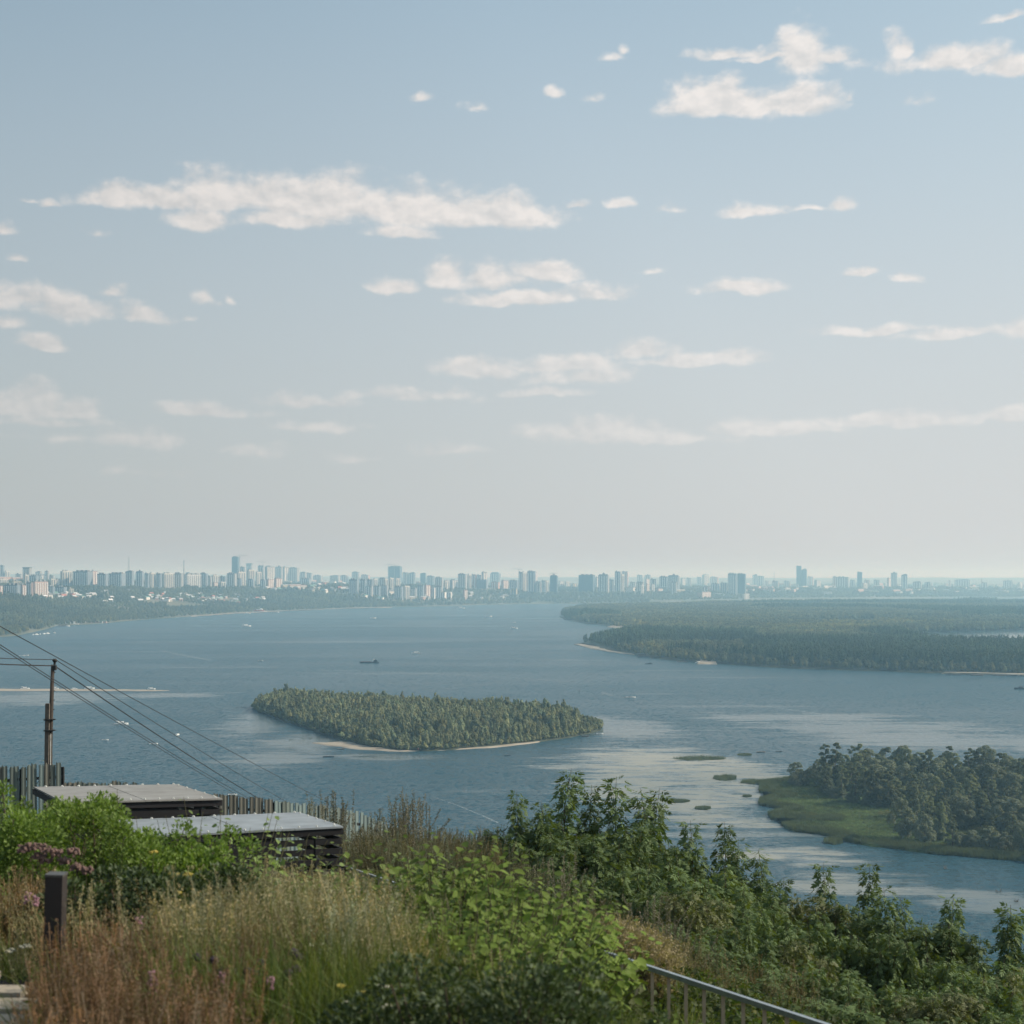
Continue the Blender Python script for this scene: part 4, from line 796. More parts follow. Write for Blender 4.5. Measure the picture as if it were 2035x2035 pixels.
boat(518, 1313.5, 7, 'open', R(-20), 'tiny white boat in open water above the small island')
boat(741, 1229, 17, 'open', R(25), 'small white boat far up the river below the left towers')
boat(916, 1209.5, 26, 'cruiser', R(0), 'white boat near the far shore below the river towers')
boat(970, 1226, 20, 'open', R(10), 'white boat far up the river with a short wake')
boat(1021, 1249.5, 15, 'cruiser', R(0), 'white boat in the middle of the river left of the large island')
boat(1021, 1237, 9, 'open', R(0), 'faint tiny boat above the middle river boat')
boat(826, 1299, 11, 'cruiser', R(185), 'white motor cruiser with a long wake above the small island')
boat(734, 1317.5, 23, 'tug', R(182), 'long dark work ship in mid river above the small island', 'work_ship', 'ship')
boat(516, 1216.5, 42, 'ferry', R(0), 'white and red passenger ferry lying at the left shore', 'ferry', 'ship')
boat(548, 1217.5, 20, 'open', R(0), 'white boat moored right of the ferry')
boat(492, 1220, 16, 'cruiser', R(0), 'white boat off the beach left of the ferry')
boat(1253, 1387, 8.5, 'open', R(-8), 'white speedboat with a curved wake right of the small island')
boat(1289, 1319.3, 9, 'dark', R(0), 'dark speedboat with a white wake below the large island')
boat(1278, 1306, 16, 'house', R(2), 'dark houseboat moored under the yellowish bushes of the large island', 'houseboat')
boat(1296, 1307.2, 8, 'rowing', R(0), 'low boat tied beside the houseboat')
boat(1389, 1317.5, 9, 'cruiser', R(20), 'white boat beached at the sandy cove of the large island')
boat(1421, 1318.3, 7, 'dark', R(0), 'boat with a light stern at the right end of the sandy cove')
boat(1355, 1315.6, 12, 'rowing', R(0), 'long low jetty boat left of the sandy cove')
boat(2031, 1369.5, 14, 'dark', R(180), 'dark boat entering at the right edge')
boat(1163, 1463.5, 5, 'rowing', R(5), 'dark boat pulled up at the right end of the small island')
boat(1192, 1458.5, 4.5, 'open', R(-5), 'light boat at the right tip of the small island')
boat(677, 1489, 4.4, 'rowing', R(0), 'dark rowing boat off the left end of the pink beach')
boat(653, 1504.3, 6, 'rowing', R(-3), 'longer dark rowing boat left below the pink beach')
boat(1008.5, 1501, 3.8, 'rowing', R(12), 'dark rowing boat in front of the small island beach')
boat(485, 1405.4, 3.5, 'rowing', R(0), 'dark boat off the left tip of the small island')
boat(471, 1406, 2.4, 'rowing', R(0), 'tiny dark boat farthest left of the small island tip')
boat(1512, 1495, 5, 'rowing', R(4), 'dark skiff among the calm water above the round reed islet')
boat(1548, 1494, 4, 'rowing', R(0), 'small dark skiff left of the wooded near island')
for i, u in enumerate((66, 73, 80, 88, 95, 108)): boat(u, 1262-(u-66)*.09, 8, 'cruiser', R(random.uniform(40, 130)), 'white boat in the cluster moored at the left bank', group='boats moored at the left bank')
for i, u in enumerate((1884, 1900, 1942, 1975, 1990, 2010, 2028)): boat(u, 1341.8+i*.35, 6+3*(i % 3), random.choice(('rowing', 'cruiser', 'dark')), R(random.uniform(-15, 15)), 'small boat drawn up on the right shore of the large island', group='boats on the shore of the large island')
def buoy(u, v, label):
    x, y, _ = W(u, v); o = empty('buoy', (x, y, 0), 0, label, 'buoy'); o.scale = (.55, .55, .6); MB().tube([(0, 0, -.4), (0, 0, .5)], [1.3, 1.3], 10).build('float', M_hd, o); MB().tube([(0, 0, .5), (0, 0, 3.4)], [.9, .25], 8).build('cone', M_hd, o); MB().box((0, 0, 3.6), (.5, .5, .5)).build('lantern', M_red, o)
buoy(1151, 1375, 'dark buoy above the right end of the small island'); buoy(1417, 1338, 'dark buoy in open water below the sandy cove')
def wake(pts, w0, w1, label):
    P = [Vector(W(u, v, .12)) for u, v in pts]; m = MB(); vs = []; n = len(P)
    for i, p in enumerate(P):
        d = (P[min(i+1, n-1)]-P[max(i-1, 0)]).normalized(); s = Vector((-d.y, d.x, 0)); w = w0+(w1-w0)*i/(n-1); vs += [p+s*w/2, p-s*w/2]
    m.add(vs, [(2*i, 2*i+1, 2*i+3, 2*i+2) for i in range(n-1)]); tag(m.build('boat_wake', M_foam), label, kind='stuff')
def curve(p, q, sag, n=14): return [(p[0]+(q[0]-p[0])*i/n, p[1]+(q[1]-p[1])*i/n+sag*math.sin(math.pi*i/n)) for i in range(n+1)]
wake(curve((234, 1437.5), (188, 1437), 0), 1.4, 2.6, 'white wake trailing left of the cabin cruiser')
wake(curve((1250, 1386.5), (1196, 1376), 2.2), 2.6, 4.2, 'curved white wake behind the speedboat'); wake([(1262, 1387.5), (1243, 1386.5)], 2.5, 4, 'spray beside the white speedboat')
wake(curve((1285, 1319), (1270, 1318.6), 0), 3, 4, 'short wake of the dark speedboat')
wake(curve((832, 1299.5), (905, 1306), .5), 3, 4, 'wake behind the motor cruiser'); wake(curve((630, 1331), (1150, 1356), -3, 30), 5, 5, 'long thin pale wake line behind the small island')
wake(curve((320, 1293), (420, 1312), 1), 4, 7, 'faint wake line in the left middle of the river'); wake(curve((1210, 1447), (1480, 1466), 0, 30), 2.5, 2.0, 'thin pale line on the water right of the small island')
wake(curve((860, 1583), (990, 1635), -2), .7, 1.2, 'thin pale wake above the dry weeds'); wake(curve((1440, 1395), (1640, 1420), -1, 20), 4, 5, 'pale wake lines right of the speedboat')
# --- jetty of the marina at the left shore
x, y, _ = W(140, 1241.5); o = empty('jetty', (x, y, 0), R(6), 'long white jetty building at the left shore', 'jetty'); L_ = 33/F*y
MB().box((0, 0, 1.5), (L_, 7, 2.4)).build('deck', M_hw, o); MB().box((-L_*.1, 1, 5), (L_*.75, 5, 4)).build('pavilion', M_hw, o); MB().box((-L_*.1, 1, 7.4), (L_*.8, 6.4, .7)).build('roof', M_hw, o)
x, y, _ = W(124, 1245); o = empty('barge', (x, y, 0), R(6), 'pale barge left of the white jetty building', 'ship'); hull(34, 8, 2, .2).build('hull', M_hw, o); MB().box((0, 0, 3), (20, 5, 2)).build('cabin', M_hb, o)
for i, u in enumerate((165, 172, 182, 192, 199, 207)):
    x, y, _ = W(u, 1239.6-(u-165)*.02); o = empty('boathouse', (x, y+6, 0), R(random.uniform(-10, 10)), 'small pale boathouse in the row right of the white jetty', 'building', 'boathouses on the left shore'); MB().box((0, 0, 2.5), (9, 7, 6)).build('wall', random.choice(HW), o); MB().box((0, 0, 6), (10, 8, 1), taper=.6).build('roof', random.choice(HR), o)
# shed on the small island, people and driftwood on the beach
x, y, _ = W(960, 1477); o = empty('hut', (x, y, .4), R(20), 'tiny pale hut at the edge of the trees on the small island', 'hut'); MB().box((0, 0, 1.2), (2.8, 2.4, 2.4)).build('wall', WALLS['cream'], o); MB().box((0, 0, 2.6), (3.2, 2.8, .5), taper=.6).build('roof', M_rooft, o)
def skin_person(name, loc, rz, label, col_):
    m = bpy.data.meshes.new(name); V_ = [(0, 0, .95), (0, 0, 1.2), (0, 0, 1.42), (0, 0, 1.52), (0, -.01, 1.68), (.1, 0, .9), (.12, .05, .48), (.12, .0, .05), (.12, -.12, .03), (-.1, 0, .9), (-.12, -.08, .48), (-.12, -.05, .05), (-.12, -.17, .03), (.2, 0, 1.4), (.27, .03, 1.12), (.29, -.04, .88), (-.2, 0, 1.4), (-.27, .03, 1.12), (-.29, -.04, .88)]
    E_ = [(0, 1), (1, 2), (2, 3), (3, 4), (0, 5), (5, 6), (6, 7), (7, 8), (0, 9), (9, 10), (10, 11), (11, 12), (2, 13), (13, 14), (14, 15), (2, 16), (16, 17), (17, 18)]
    m.from_pydata(V_, E_, []); o = obj(name, m, None, None, loc); o.rotation_euler = (0, 0, rz); md = o.modifiers.new('skin', 'SKIN'); rr = [.14, .15, .14, .06, .105, .1, .07, .05, .04, .1, .07, .05, .04, .06, .05, .035, .06, .05, .035]
    for i, r0 in enumerate(rr): m.skin_vertices[0].data[i].radius = (r0, r0)
    o.modifiers.new('sub', 'SUBSURF').levels = 1; m.materials.append(mat(name+'_clothes', col_, .8)); return tag(o, label, 'person', 'people on the beach')
for i, (u, lab, c_) in enumerate(((826, 'leftmost standing person in dark clothes on the pink beach', (.05, .05, .07)), (831, 'middle standing person in a reddish top on the pink beach', (.30, .08, .06)), (835, 'rightmost standing person on the pink beach', (.10, .09, .08)))):
    x, y, _ = W(u, 1491.5, .5); skin_person('person', (x, y, .5), R(40*i), lab, c_)
M_drift = mat('driftwood', (.16, .13, .10), .9)
for i, (u, v, lab) in enumerate(((1985, 1773, 'dark branched snag sticking out of the water at lower right'), (2018, 1792, 'dark clump of driftwood at the right edge of the water'), (1880, 1727, 'left pair of dark snags below the near island'))):
    x, y, _ = W(u, v, 0); m = MB()
    for k in range(7): a = random.uniform(0, 6.28); m.tube([(random.uniform(-.8, .8), 0, -.3), (math.cos(a)*1.2, math.sin(a)*.8, random.uniform(.2, 1.5))], [.13, .04], 5)
    tag(m.build('snag', M_drift, loc=(x, y, 0)), lab, 'driftwood')

# ================================================================== NEAR ISLAND: REEDS, MEADOW, TREES
def place(T, TF, P, fwd, up, s):
    """copies of template T (k,3) with faces TF at points P, x axis along fwd, z axis near up"""
    T = np.asarray(T, float); P = np.asarray(P, float); n = len(P); f = np.asarray(fwd, float); f = f/(np.linalg.norm(f, axis=1)[:, None]+1e-9)
    u = np.asarray(up, float); y = np.cross(u, f); y /= np.linalg.norm(y, axis=1)[:, None]+1e-9; z = np.cross(f, y)
    s = np.asarray(s, float).reshape(n, 1, 1)
    V = P[:, None, :]+s*(T[None, :, 0:1]*f[:, None, :]+T[None, :, 1:2]*y[:, None, :]+T[None, :, 2:3]*z[:, None, :])
    TF = np.asarray(TF); Fc = (TF[None]+(np.arange(n)*len(T))[:, None, None]).reshape(-1, TF.shape[1]); return V.reshape(-1, 3), Fc
def join(parts):
    Vs, Fs, b = [], [], 0
    for V, Fc in parts: Vs.append(V); Fs.append(Fc+b); b += len(V)
    return np.concatenate(Vs), np.concatenate(Fs)
BLADE = [(0, -.5, 0), (0, .5, 0), (.5, .35, 0), (.5, -.35, 0), (1, 0, 0)]
def blades(n, spread, h, w, lean, r, segs=2, hvar=.35):
    """curved grass blades as quads (last one folded to a tip)"""
    P = np.stack([r.normal(0, spread, n), r.normal(0, spread, n), np.zeros(n)], 1); a = r.uniform(0, 6.28, n); hh = h*r.uniform(1-hvar, 1+hvar, n); ln = np.abs(r.normal(0, lean, n))
    d = np.stack([np.cos(a), np.sin(a), np.zeros(n)], 1); side = np.stack([-np.sin(a+r.normal(0, .6, n)), np.cos(a), np.zeros(n)], 1); rows = []
    for i in range(segs+1):
        t = i/segs; c = P+d*(ln*hh*t*t)[:, None]; c[:, 2] += hh*(t-.18*ln*t*t); ww = w*(1-t)**.7*.5+.0004
        rows.append((c-side*ww, c+side*ww))
    V = np.stack([q for rr in rows for q in rr], 1); k = 2*(segs+1); base = (np.arange(n)*k)[:, None]
    Fc = np.concatenate([base+np.array([2*i, 2*i+1, 2*i+3, 2*i+2]) for i in range(segs)]); return V.reshape(-1, 3), Fc
M_reed = mat('reeds', (.13, .145, .075), .9, col2=(.06, .078, .038), nscale=.2, translucent=.2); M_mgrass = mat('meadow_grass', (.115, .145, .065), .9, tint=True, rand=.2, translucent=.25)
r0 = np.random.default_rng(3)
tuftm = []
for i in range(4):
    V, Fc = blades(46, .45, .8, .10, .45, r0, 2); m = fast_mesh('meadow_tuft_%d' % i, V, Fc); m.materials.append(M_mgrass); tuftm.append(m)
reedm = []
for i in range(3):
    V, Fc = blades(60, .5, 2.0, .11, .2, r0, 2); m = fast_mesh('reed_clump_%d' % i, V, Fc); m.materials.append(M_reed); reedm.append(m)
nw = [p[:2] for p in NEARW]; x, y = jgrid(90, 330, 520, 900, 1.45); k = in_poly(x, y, nw); x, y = x[k], y[k]; d = edge_dist(x, y, nw); k = d > 1.2; x, y, d = x[k], y[k], d[k]; n = len(x)
tn = tints(n, (1, 1, 1), .14)*(1+.7*(vnoise(x, y, 14, 21)-.5))[:, None]*(1+.4*(vnoise(x, y, 4, 22)-.5))[:, None]
br = vnoise(x, y, 22, 23) > .62; tn[br] *= np.array([1.25, 1.0, .95])
scatter('meadow_grass', tuftm, np.stack([x, y, np.full(n, .85)], 1), rots(n, .1), rng.uniform(.5, 1.0, n)*(1+.3*vnoise(x, y, 9, 24)), tn, None, 'green marsh grass covering the meadow of the near island')
x, y = jgrid(90, 330, 520, 900, 1.0); k = in_poly(x, y, nw); x, y = x[k], y[k]; d = edge_dist(x, y, nw); u_ = x/y*F+CU; k = ((d < 9*vnoise(x, y, 11, 25)+2.0)&(x/y < .36)); x, y, d = x[k], y[k], d[k]; n = len(x)
scatter('shore_reeds', reedm, np.stack([x, y, np.where(d < 3, .1, .8)], 1), rots(n, .08), rng.uniform(.7, 1.15, n), None, None, 'grey green reeds fringing the near island')
def islet(pts, label, h=1.5):
    w = [W(u, v) for u, v in pts]; cx = sum(p[0] for p in w)/len(w); cy_ = sum(p[1] for p in w)/len(w)
    o = empty('reed_islet', (cx, cy_, 0), 0, label, 'islet', 'reed islets in the calm water'); n = len(w)
    m = MB(); m.add([(p[0]-cx, p[1]-cy_, -.2) for p in w]+[((p[0]-cx)*.85, (p[1]-cy_)*.85, .18) for p in w], [(i, (i+1) % n, (i+1) % n+n, i+n) for i in range(n)]+[tuple(range(n, 2*n))]); m.build('mud_bed', M_forest_floor, o)
    poly = [(p[0]-cx, p[1]-cy_) for p in w]; xs_, ys_ = zip(*poly); N_ = 2600; x = rng.uniform(min(xs_), max(xs_), N_); y = rng.uniform(min(ys_), max(ys_), N_); k = in_poly(x, y, poly); x, y = x[k], y[k]; n = len(x)
    V, Fc = blades(n, 0.001, h, .16, .25, rng, 2); V = V.reshape(n, -1, 3); V[:, :, 0] += x[:, None]; V[:, :, 1] += y[:, None]
    c = obj('reeds', fast_mesh('reeds', V.reshape(-1, 3), Fc), M_reed, o); c['kind'] = 'stuff'
def oval(u, v, hu, hv, n=12): return [(u+hu*math.cos(6.283*i/n)*random.uniform(.82, 1.1), v+hv*math.sin(6.283*i/n)*random.uniform(.75, 1.1)) for i in range(n)]
islet(oval(1392, 1508, 52, 4), 'long flat reed islet, topmost of those in the calm water')
islet(oval(1443, 1547, 25, 5), 'short oval reed islet in the middle of the calm water')
islet(oval(1497, 1555, 27, 3.6), 'narrow reed islet almost touching the left tip of the meadow')
islet(oval(1349, 1593, 22, 3.4), 'lower left grey reed islet in the silty shallows', 1.0)
islet(oval(1398, 1607, 16, 3), 'smallest lower grey reed islet in the silty shallows', 1.0)
islet(oval(1657, 1673, 22, 6), 'round reed islet just below the meadow')
islet(oval(1485, 1583, 10, 1.6, 8), 'tiny tuft of reeds left of the meadow shore', .8)
islet(oval(1480, 1500, 16, 2.2, 10), 'low debris covered islet above the oval one', .6)
islet(oval(1183, 1435, 17, 3.4), 'dark grassy islet at the right tip of the small wooded island', 1.6)
# --- trees of the near island, every one its own object
M_crown = mat('poplar_foliage', (.235, .225, .085), .85, spec=.1, rand=.36, translucent=.22, back=(.12, .135, .085))
M_crown2 = mat('willow_foliage', (.21, .20, .095), .85, spec=.15, rand=.2, translucent=.18, back=(.15, .165, .115)); M_bark = mat('tree_bark', (.13, .11, .09), .95, col2=(.08, .065, .05), nscale=6)
def big_tree(seed, kind):
    r = np.random.default_rng(seed); Ht = {'poplar': 20, 'round': 14, 'tall': 21, 'bush': 6}[kind]; wd = {'poplar': 4.6, 'round': 5.6, 'tall': 3.2, 'bush': 3.2}[kind]; blobs = []; nb = {'poplar': 24, 'round': 22, 'tall': 20, 'bush': 14}[kind]
    lo = {'poplar': .09, 'round': .10, 'tall': .08, 'bush': .12}[kind]
    for k in range(nb):
        h = lo+(.93-lo)*((k+r.random())/nb); env = math.sin(math.pi*min(.97, (h-lo+.16)/(1.14-lo)))**.7*wd; a = k*2.4+r.normal(0, .4); q = env*r.uniform(.35, .95)
        s = r.uniform(.26, .52)*wd*(.62+.5*(1-h)); blobs.append((math.cos(a)*q, math.sin(a)*q, Ht*h, s, s*r.uniform(.75, 1.2)))
    N_ = {'poplar': 8500, 'round': 8000, 'tall': 6500, 'bush': 2800}[kind]; V, Fc = leaf_cards(N_, blob_pts(blobs, .32), .56 if kind != 'bush' else .45, seed=seed, up_bias=.45)
    cr = fast_mesh('crown', V, Fc); m = MB(); tr = Ht*.014; m.tube([(0, 0, -.5), (r.normal(0, .2), r.normal(0, .2), Ht*.4), (r.normal(0, .3), r.normal(0, .3), Ht*.8)], [tr, tr*.7, tr*.25], 8)
    for b in blobs[:10]: m.tube([(0, 0, b[2]*.55), (b[0]*.5, b[1]*.5, b[2]*.8), (b[0]*.9, b[1]*.9, b[2])], [tr*.45, tr*.25, tr*.1], 5)
    t = bpy.data.meshes.new('trunk'); t.from_pydata(m.v, [], m.f); t.shade_smooth(); t.materials.append(M_bark); cr.materials.append(M_crown2 if kind in ('bush', 'round') else M_crown); return t, cr, Ht
TV = {k: [big_tree(100+17*i+ord(k[0]), k) for i in range(n)] for k, n in (('poplar', 4), ('round', 3), ('tall', 3), ('bush', 3))}
CR2 = {}
def set_tree(x, y, h, kind, label, name, group, wide=1.0, z=.7):
    t, c, Ht = random.choice(TV[kind]); o = empty(name, (x, y, z), random.uniform(0, 6.28), label, 'tree', group); s = h/Ht; o.scale = (s*wide, s*wide, s); obj('trunk', t, None, o); obj('crown', c, None, o); return o
WOODS = [(1572, 1556), (1590, 1566), (1640, 1583), (1700, 1602), (1752, 1606), (1800, 1612), (1812, 1640), (1830, 1664), (1880, 1676), (1950, 1688), (2050, 1702), (2160, 1716), (2160, 1556), (2035, 1550), (1800, 1542), (1640, 1546)]
ww = [W(u, v)[:2] for u, v in WOODS]; placed = []
SPEC = [ # u, base v, top v, kind, width, label
 (1583, 1557, 1513, 'round', 1.0, 'rounded bushy tree at the left tip of the near wood'), (1600, 1562, 1530, 'bush', 1.1, 'low bush at the foot of the leftmost tree of the near wood'), (1641, 1562, 1472, 'tall', 1.25, 'tall dark poplar, left of the two that top the near wood'), (1661, 1563, 1471, 'tall', 1.2, 'tall dark poplar, right of the two that top the near wood'),
 (1622, 1566, 1507, 'poplar', .9, 'grey green tree between the leftmost tree and the tall poplars'), (1640, 1579, 1512, 'poplar', .95, 'pale tree standing at the meadow edge below the tall poplars'), (1708, 1570, 1474, 'tall', 1.3, 'tall pointed tree right of the pair of dark poplars'), (1672, 1588, 1520, 'tall', 1.0, 'slender tree at the meadow edge below the tall pointed one'),
 (1700, 1598, 1520, 'tall', 1.1, 'slender tree casting its shadow on the meadow'), (1735, 1602, 1518, 'poplar', 1.0, 'broad grey tree at the right end of the meadow shadow'), (1765, 1607, 1524, 'poplar', 1.0, 'broad grey tree behind the bare topped tree'), (1792, 1668, 1583, 'round', .78, 'large rounded tree at the right edge of the green meadow, in front of the wood'),
 (1838, 1676, 1618, 'round', .95, 'squat rounded tree right of the large meadow edge tree'), (1868, 1672, 1590, 'poplar', .8, 'tall leaning tree behind the squat rounded one'), (1893, 1690, 1612, 'tall', 1.2, 'pale willow like tree nearest the water'), (1834, 1640, 1570, 'tall', 1.1, 'narrow green tree rising behind the large meadow edge tree'),
 (1930, 1686, 1650, 'bush', 1.2, 'left of the low bushes at the lower right shore'), (1965, 1686, 1645, 'bush', 1.2, 'middle one of the low bushes at the lower right shore'), (2000, 1690, 1655, 'bush', 1.1, 'small round bush right of the middle low bush'), (2030, 1698, 1640, 'round', .9, 'rounded tree at the right edge above the shore'),
 (1760, 1560, 1482, 'poplar', 1.2, 'broad crown on the skyline of the near wood, left of its middle'), (1800, 1562, 1484, 'poplar', 1.2, 'broad flat crown in the middle of the near wood skyline'), (1845, 1562, 1490, 'poplar', 1.15, 'light crown on the near wood skyline right of its middle'), (1950, 1572, 1488, 'tall', 1.4, 'tree with feathery top rising over the right half of the near wood'), (1985, 1572, 1492, 'tall', 1.3, 'second feathery topped tree over the right half of the near wood'), (2030, 1580, 1505, 'poplar', 1.0, 'crown at the right edge of the near wood skyline')]
for u, vb, vt, kind, wdm, lab in SPEC:
    x, y, _ = W(u, vb, .7); h = (vb-vt)/F*y; set_tree(x, y, h, kind, lab, {'bush': 'bush'}.get(kind, 'tree'), 'trees of the near island wood', wdm); placed.append((x, y))
cand = [(random.uniform(100, 330), random.uniform(560, 880)) for _ in range(9000)]
cx_, cy2 = np.array(cand).T; kk = in_poly(cx_, cy2, ww); cand = [c for c, q in zip(cand, kk) if q]; nfill = 0
for x, y in cand:
    if nfill >= 125: break
    if min((x-a)**2+(y-b)**2 for a, b in placed) < 6.6**2: continue
    placed.append((x, y)); nfill += 1; u = x/y*F+CU
    h = random.uniform(13, 19) if y > 660 else random.uniform(10, 16); depth_n = edge_dist(np.array([x]), np.array([y]), ww)[0]
    if depth_n < 7 and random.random() < .4: h *= .6
    kd = random.choice(('poplar', 'poplar', 'tall', 'round', 'poplar')) if h > 9 else 'bush'; j = min(range(len(SPEC)), key=lambda q: (placed[q][0]-x)**2+(placed[q][1]-y)**2); dx, dy = x-placed[j][0], y-placed[j][1]
    where = ('behind' if dy > 0 else 'in front of') if abs(dy) > abs(dx)*1.6 else ('right of' if dx > 0 else 'left of'); short = ' '.join(SPEC[j][5].replace(',', '').split()[:7]); short = short[:-3] if short.endswith(' at') else short
    set_tree(x, y, h, kd, '%s %s the %s' % ({'poplar': 'broad poplar', 'tall': 'slender tree', 'round': 'rounded tree', 'bush': 'small bush'}[kd], where, short), 'bush' if kd == 'bush' else 'tree', 'trees inside the near island wood', random.uniform(1.05, 1.5))
fe = np.array(ww[:10]); 
for k in range(46):
    t = random.random()*(len(fe)-1.001); i = int(t); f = t-i; p = fe[i]*(1-f)+fe[i+1]*f; x, y = p[0]+random.uniform(-3, 3), p[1]+random.uniform(-2, 5)
    set_tree(x, y, random.uniform(2.5, 5.5), 'bush', 'small grey green bush on the front edge of the near wood, %s' % ('beside the meadow' if p[1] > 640 else 'beside the lower shore'), 'bush', 'bushes along the front edge of the near wood', random.uniform(1.0, 1.5))

# ================================================================== NEAR THINGS ON THE SLOPE
M_wire = mat('black_wire', (.02, .02, .022), .6); M_post = mat('black_pole_wood', (.035, .028, .024), .9, col2=(.06, .048, .04), nscale=8); M_conc = mat('old_concrete', (.10, .085, .075), .9, col2=(.15, .13, .11), nscale=7); M_iron = mat('dark_iron', (.03, .03, .03), .5)
PY = 60.0
b = A3(97, 1640, PY); zb = gz(b[0], PY); o = empty('utility_pole', (b[0], PY, zb), 0, 'dark utility pole with a thicker stub, behind the fence at the left', 'utility pole')
def rel(p, q=(b[0], PY, zb)): return (p[0]-q[0], p[1]-q[1], p[2]-q[2])
top = rel(A3(105, 1321, PY)); mid = rel(A3(99.5, 1480, PY)); MB().tube([(0, 0, 0), mid, top], [.10, .095, .07], 10).build('upper_pole', M_post, o, True)
s0 = rel(A3(95, 1398, PY-.12)); s1 = rel(A3(92.5, 1560, PY-.12)); MB().bar((s1[0]-.1, s1[1], 0), s0, .16, .16, up=(0, 1, 0)).build('concrete_stub', M_conc, o)
for v in (1430, 1451.5): c = rel(A3(99, v, PY-.1)); m = MB(); m.box((c[0]-.02, c[1], c[2]), (.36, .34, .05)); m.bar((c[0]+.1, c[1]-.1, c[2]), (c[0]+.26, c[1]-.1, c[2]+.02), .04); m.build('clamp', M_iron, o)
for v in (1337, 1374, 1392, 1411): c = rel(A3(103.5-(v-1337)*.025, v, PY)); MB().bar((c[0], c[1], c[2]), (c[0]+.14, c[1], c[2]+.02), .035).build('step_pin', M_iron, o)
c = rel(A3(108, 1327, PY)); MB().box(c, (.16, .16, .20)).build('bracket', M_iron, o); MB().tube([rel(A3(108.5, 1321, PY)), rel(A3(109, 1311, PY))], [.05, .05], 8).build('insulator_pin', M_iron, o)
MB().tube([rel(A3(108.8, 1316, PY)), rel(A3(109, 1312, PY)), rel(A3(109.2, 1309, PY))], [.07, .11, .06], 8).build('insulator', M_iron, o); MB().tube([rel(A3(100.8, 1458, PY-.2)), rel(A3(99.6, 1600, PY-.2))], [.014, .014], 6).build('pale_strip', M_bal_l, o)  # thin pale strip along the right edge of the stub
def wire(p, q, sag, label, r=.012):
    p, q = Vector(p), Vector(q); pts = []
    for i in range(25): t = i/24; c = p.lerp(q, t); c.z -= sag*4*t*(1-t); pts.append(c-p)
    tag(MB().tube(pts, r, 5).build('wire', M_wire, loc=p), label, 'wire', 'overhead wires')
PT = A3(109.5, 1310.5, PY); PB = A3(108, 1323, PY)
wire(PT, A3(-420, 1268, 44), .15, 'upper wire from the pole top to the left edge', .015); wire(PB, A3(-420, 1287, 44), .1, 'thicker lower wire from the pole to the left edge', .024)
wire(PT, A3(712, 1668, 170), .4, 'wire falling to the right from the very top of the pole', .016); wire(PB, A3(668, 1668, 160), .5, 'thick twisted wire falling to the right from the pole bracket', .026)
wire(A3(-140, 1168, 40), A3(830, 1682, 170), .25, 'highest wire passing above the pole without touching it', .014)
wire(A3(-140, 1196, 42), A3(650, 1672, 160), .5, 'left of the two wires that pass behind the pole', .014); wire(A3(-140, 1190, 42), A3(682, 1676, 160), .7, 'right of the two wires that pass behind the pole', .014)
# --- corrugated slat fence
FM = [mat('green_grey_slat', (.125, .15, .14), .6, col2=(.14, .16, .14), nscale=3, rand=.2), mat('turquoise_slat', (.17, .215, .21), .5, rand=.15), mat('rusty_grey_slat', (.16, .15, .125), .7, col2=(.13, .13, .11), nscale=4, rand=.2)]
def slat_mesh(h, j):
    w = .128; pr = [(-w/2, 0), (-w*.38, -.010), (-w*.12, -.011), (0, 0), (w*.18, .004), (w*.42, .003), (w/2, 0)]; m = MB(); n = len(pr); jag = [random.uniform(-.03, .03) for _ in pr]
    m.add([(x, y, 0) for x, y in pr]+[(x, y, h+jag[i]) for i, (x, y) in enumerate(pr)]+[(x, y+.006, 0) for x, y in pr]+[(x, y+.006, h+jag[i]) for i, (x, y) in enumerate(pr)],
          [(i, i+1, n+i+1, n+i) for i in range(n-1)]+[(2*n+i+1, 2*n+i, 3*n+i, 3*n+i+1) for i in range(n-1)]+[(n+i, n+i+1, 3*n+i+1, 3*n+i) for i in range(n-1)])
    me = bpy.data.meshes.new('slat'); me.from_pydata(m.v, [], m.f); return me
def fence(pts, Hh, label, mats_):
    P = [Vector(A3(u, v, Y)) for u, v, Y in pts]; o = empty('slat_fence', (P[0].x, P[0].y, P[0].z-Hh), 0, label, 'fence', 'metal fences at the edge of the slope'); o_ = o.location
    var = [slat_mesh(Hh, j) for j in range(5)]; cop = {}
    for a, c in zip(P[:-1], P[1:]):
        L = math.hypot(c.x-a.x, c.y-a.y); ang = math.atan2(c.y-a.y, c.x-a.x); n = int(L/.1285)
        for i in range(n):
            t = (i+.5)/n; p = a.lerp(c, t); mi = random.choice(mats_); vi = random.randrange(5)
            if (vi, mi) not in cop: me = var[vi].copy(); me.materials.append(FM[mi]); cop[(vi, mi)] = me
            s = obj('slat', cop[(vi, mi)], None, o, (p.x-o_.x, p.y-o_.y, p.z-Hh-o_.z+random.uniform(-.05, .03))); s.rotation_euler = (random.uniform(-.01, .01), random.uniform(-.012, .012), ang+random.uniform(-.015, .015))
        for zz in (.35, Hh-.35): MB().bar((a.x-o_.x, a.y-o_.y+.05, a.z-Hh+zz-o_.z), (c.x-o_.x, c.y-o_.y+.05, c.z-Hh+zz-o_.z), .05, .07).build('rail', M_iron, o)
        for q in (a, c): MB().box((q.x-o_.x, q.y-o_.y+.1, q.z-o_.z-Hh/2-.2), (.08, .08, Hh+.2)).build('post', M_iron, o)
fence([(-40, 1529, 38), (40, 1522, 38.2), (122, 1517, 38.5)], 2.5, 'tall green grey slat fence at the left edge below the utility pole', (0, 0, 0, 1, 2))
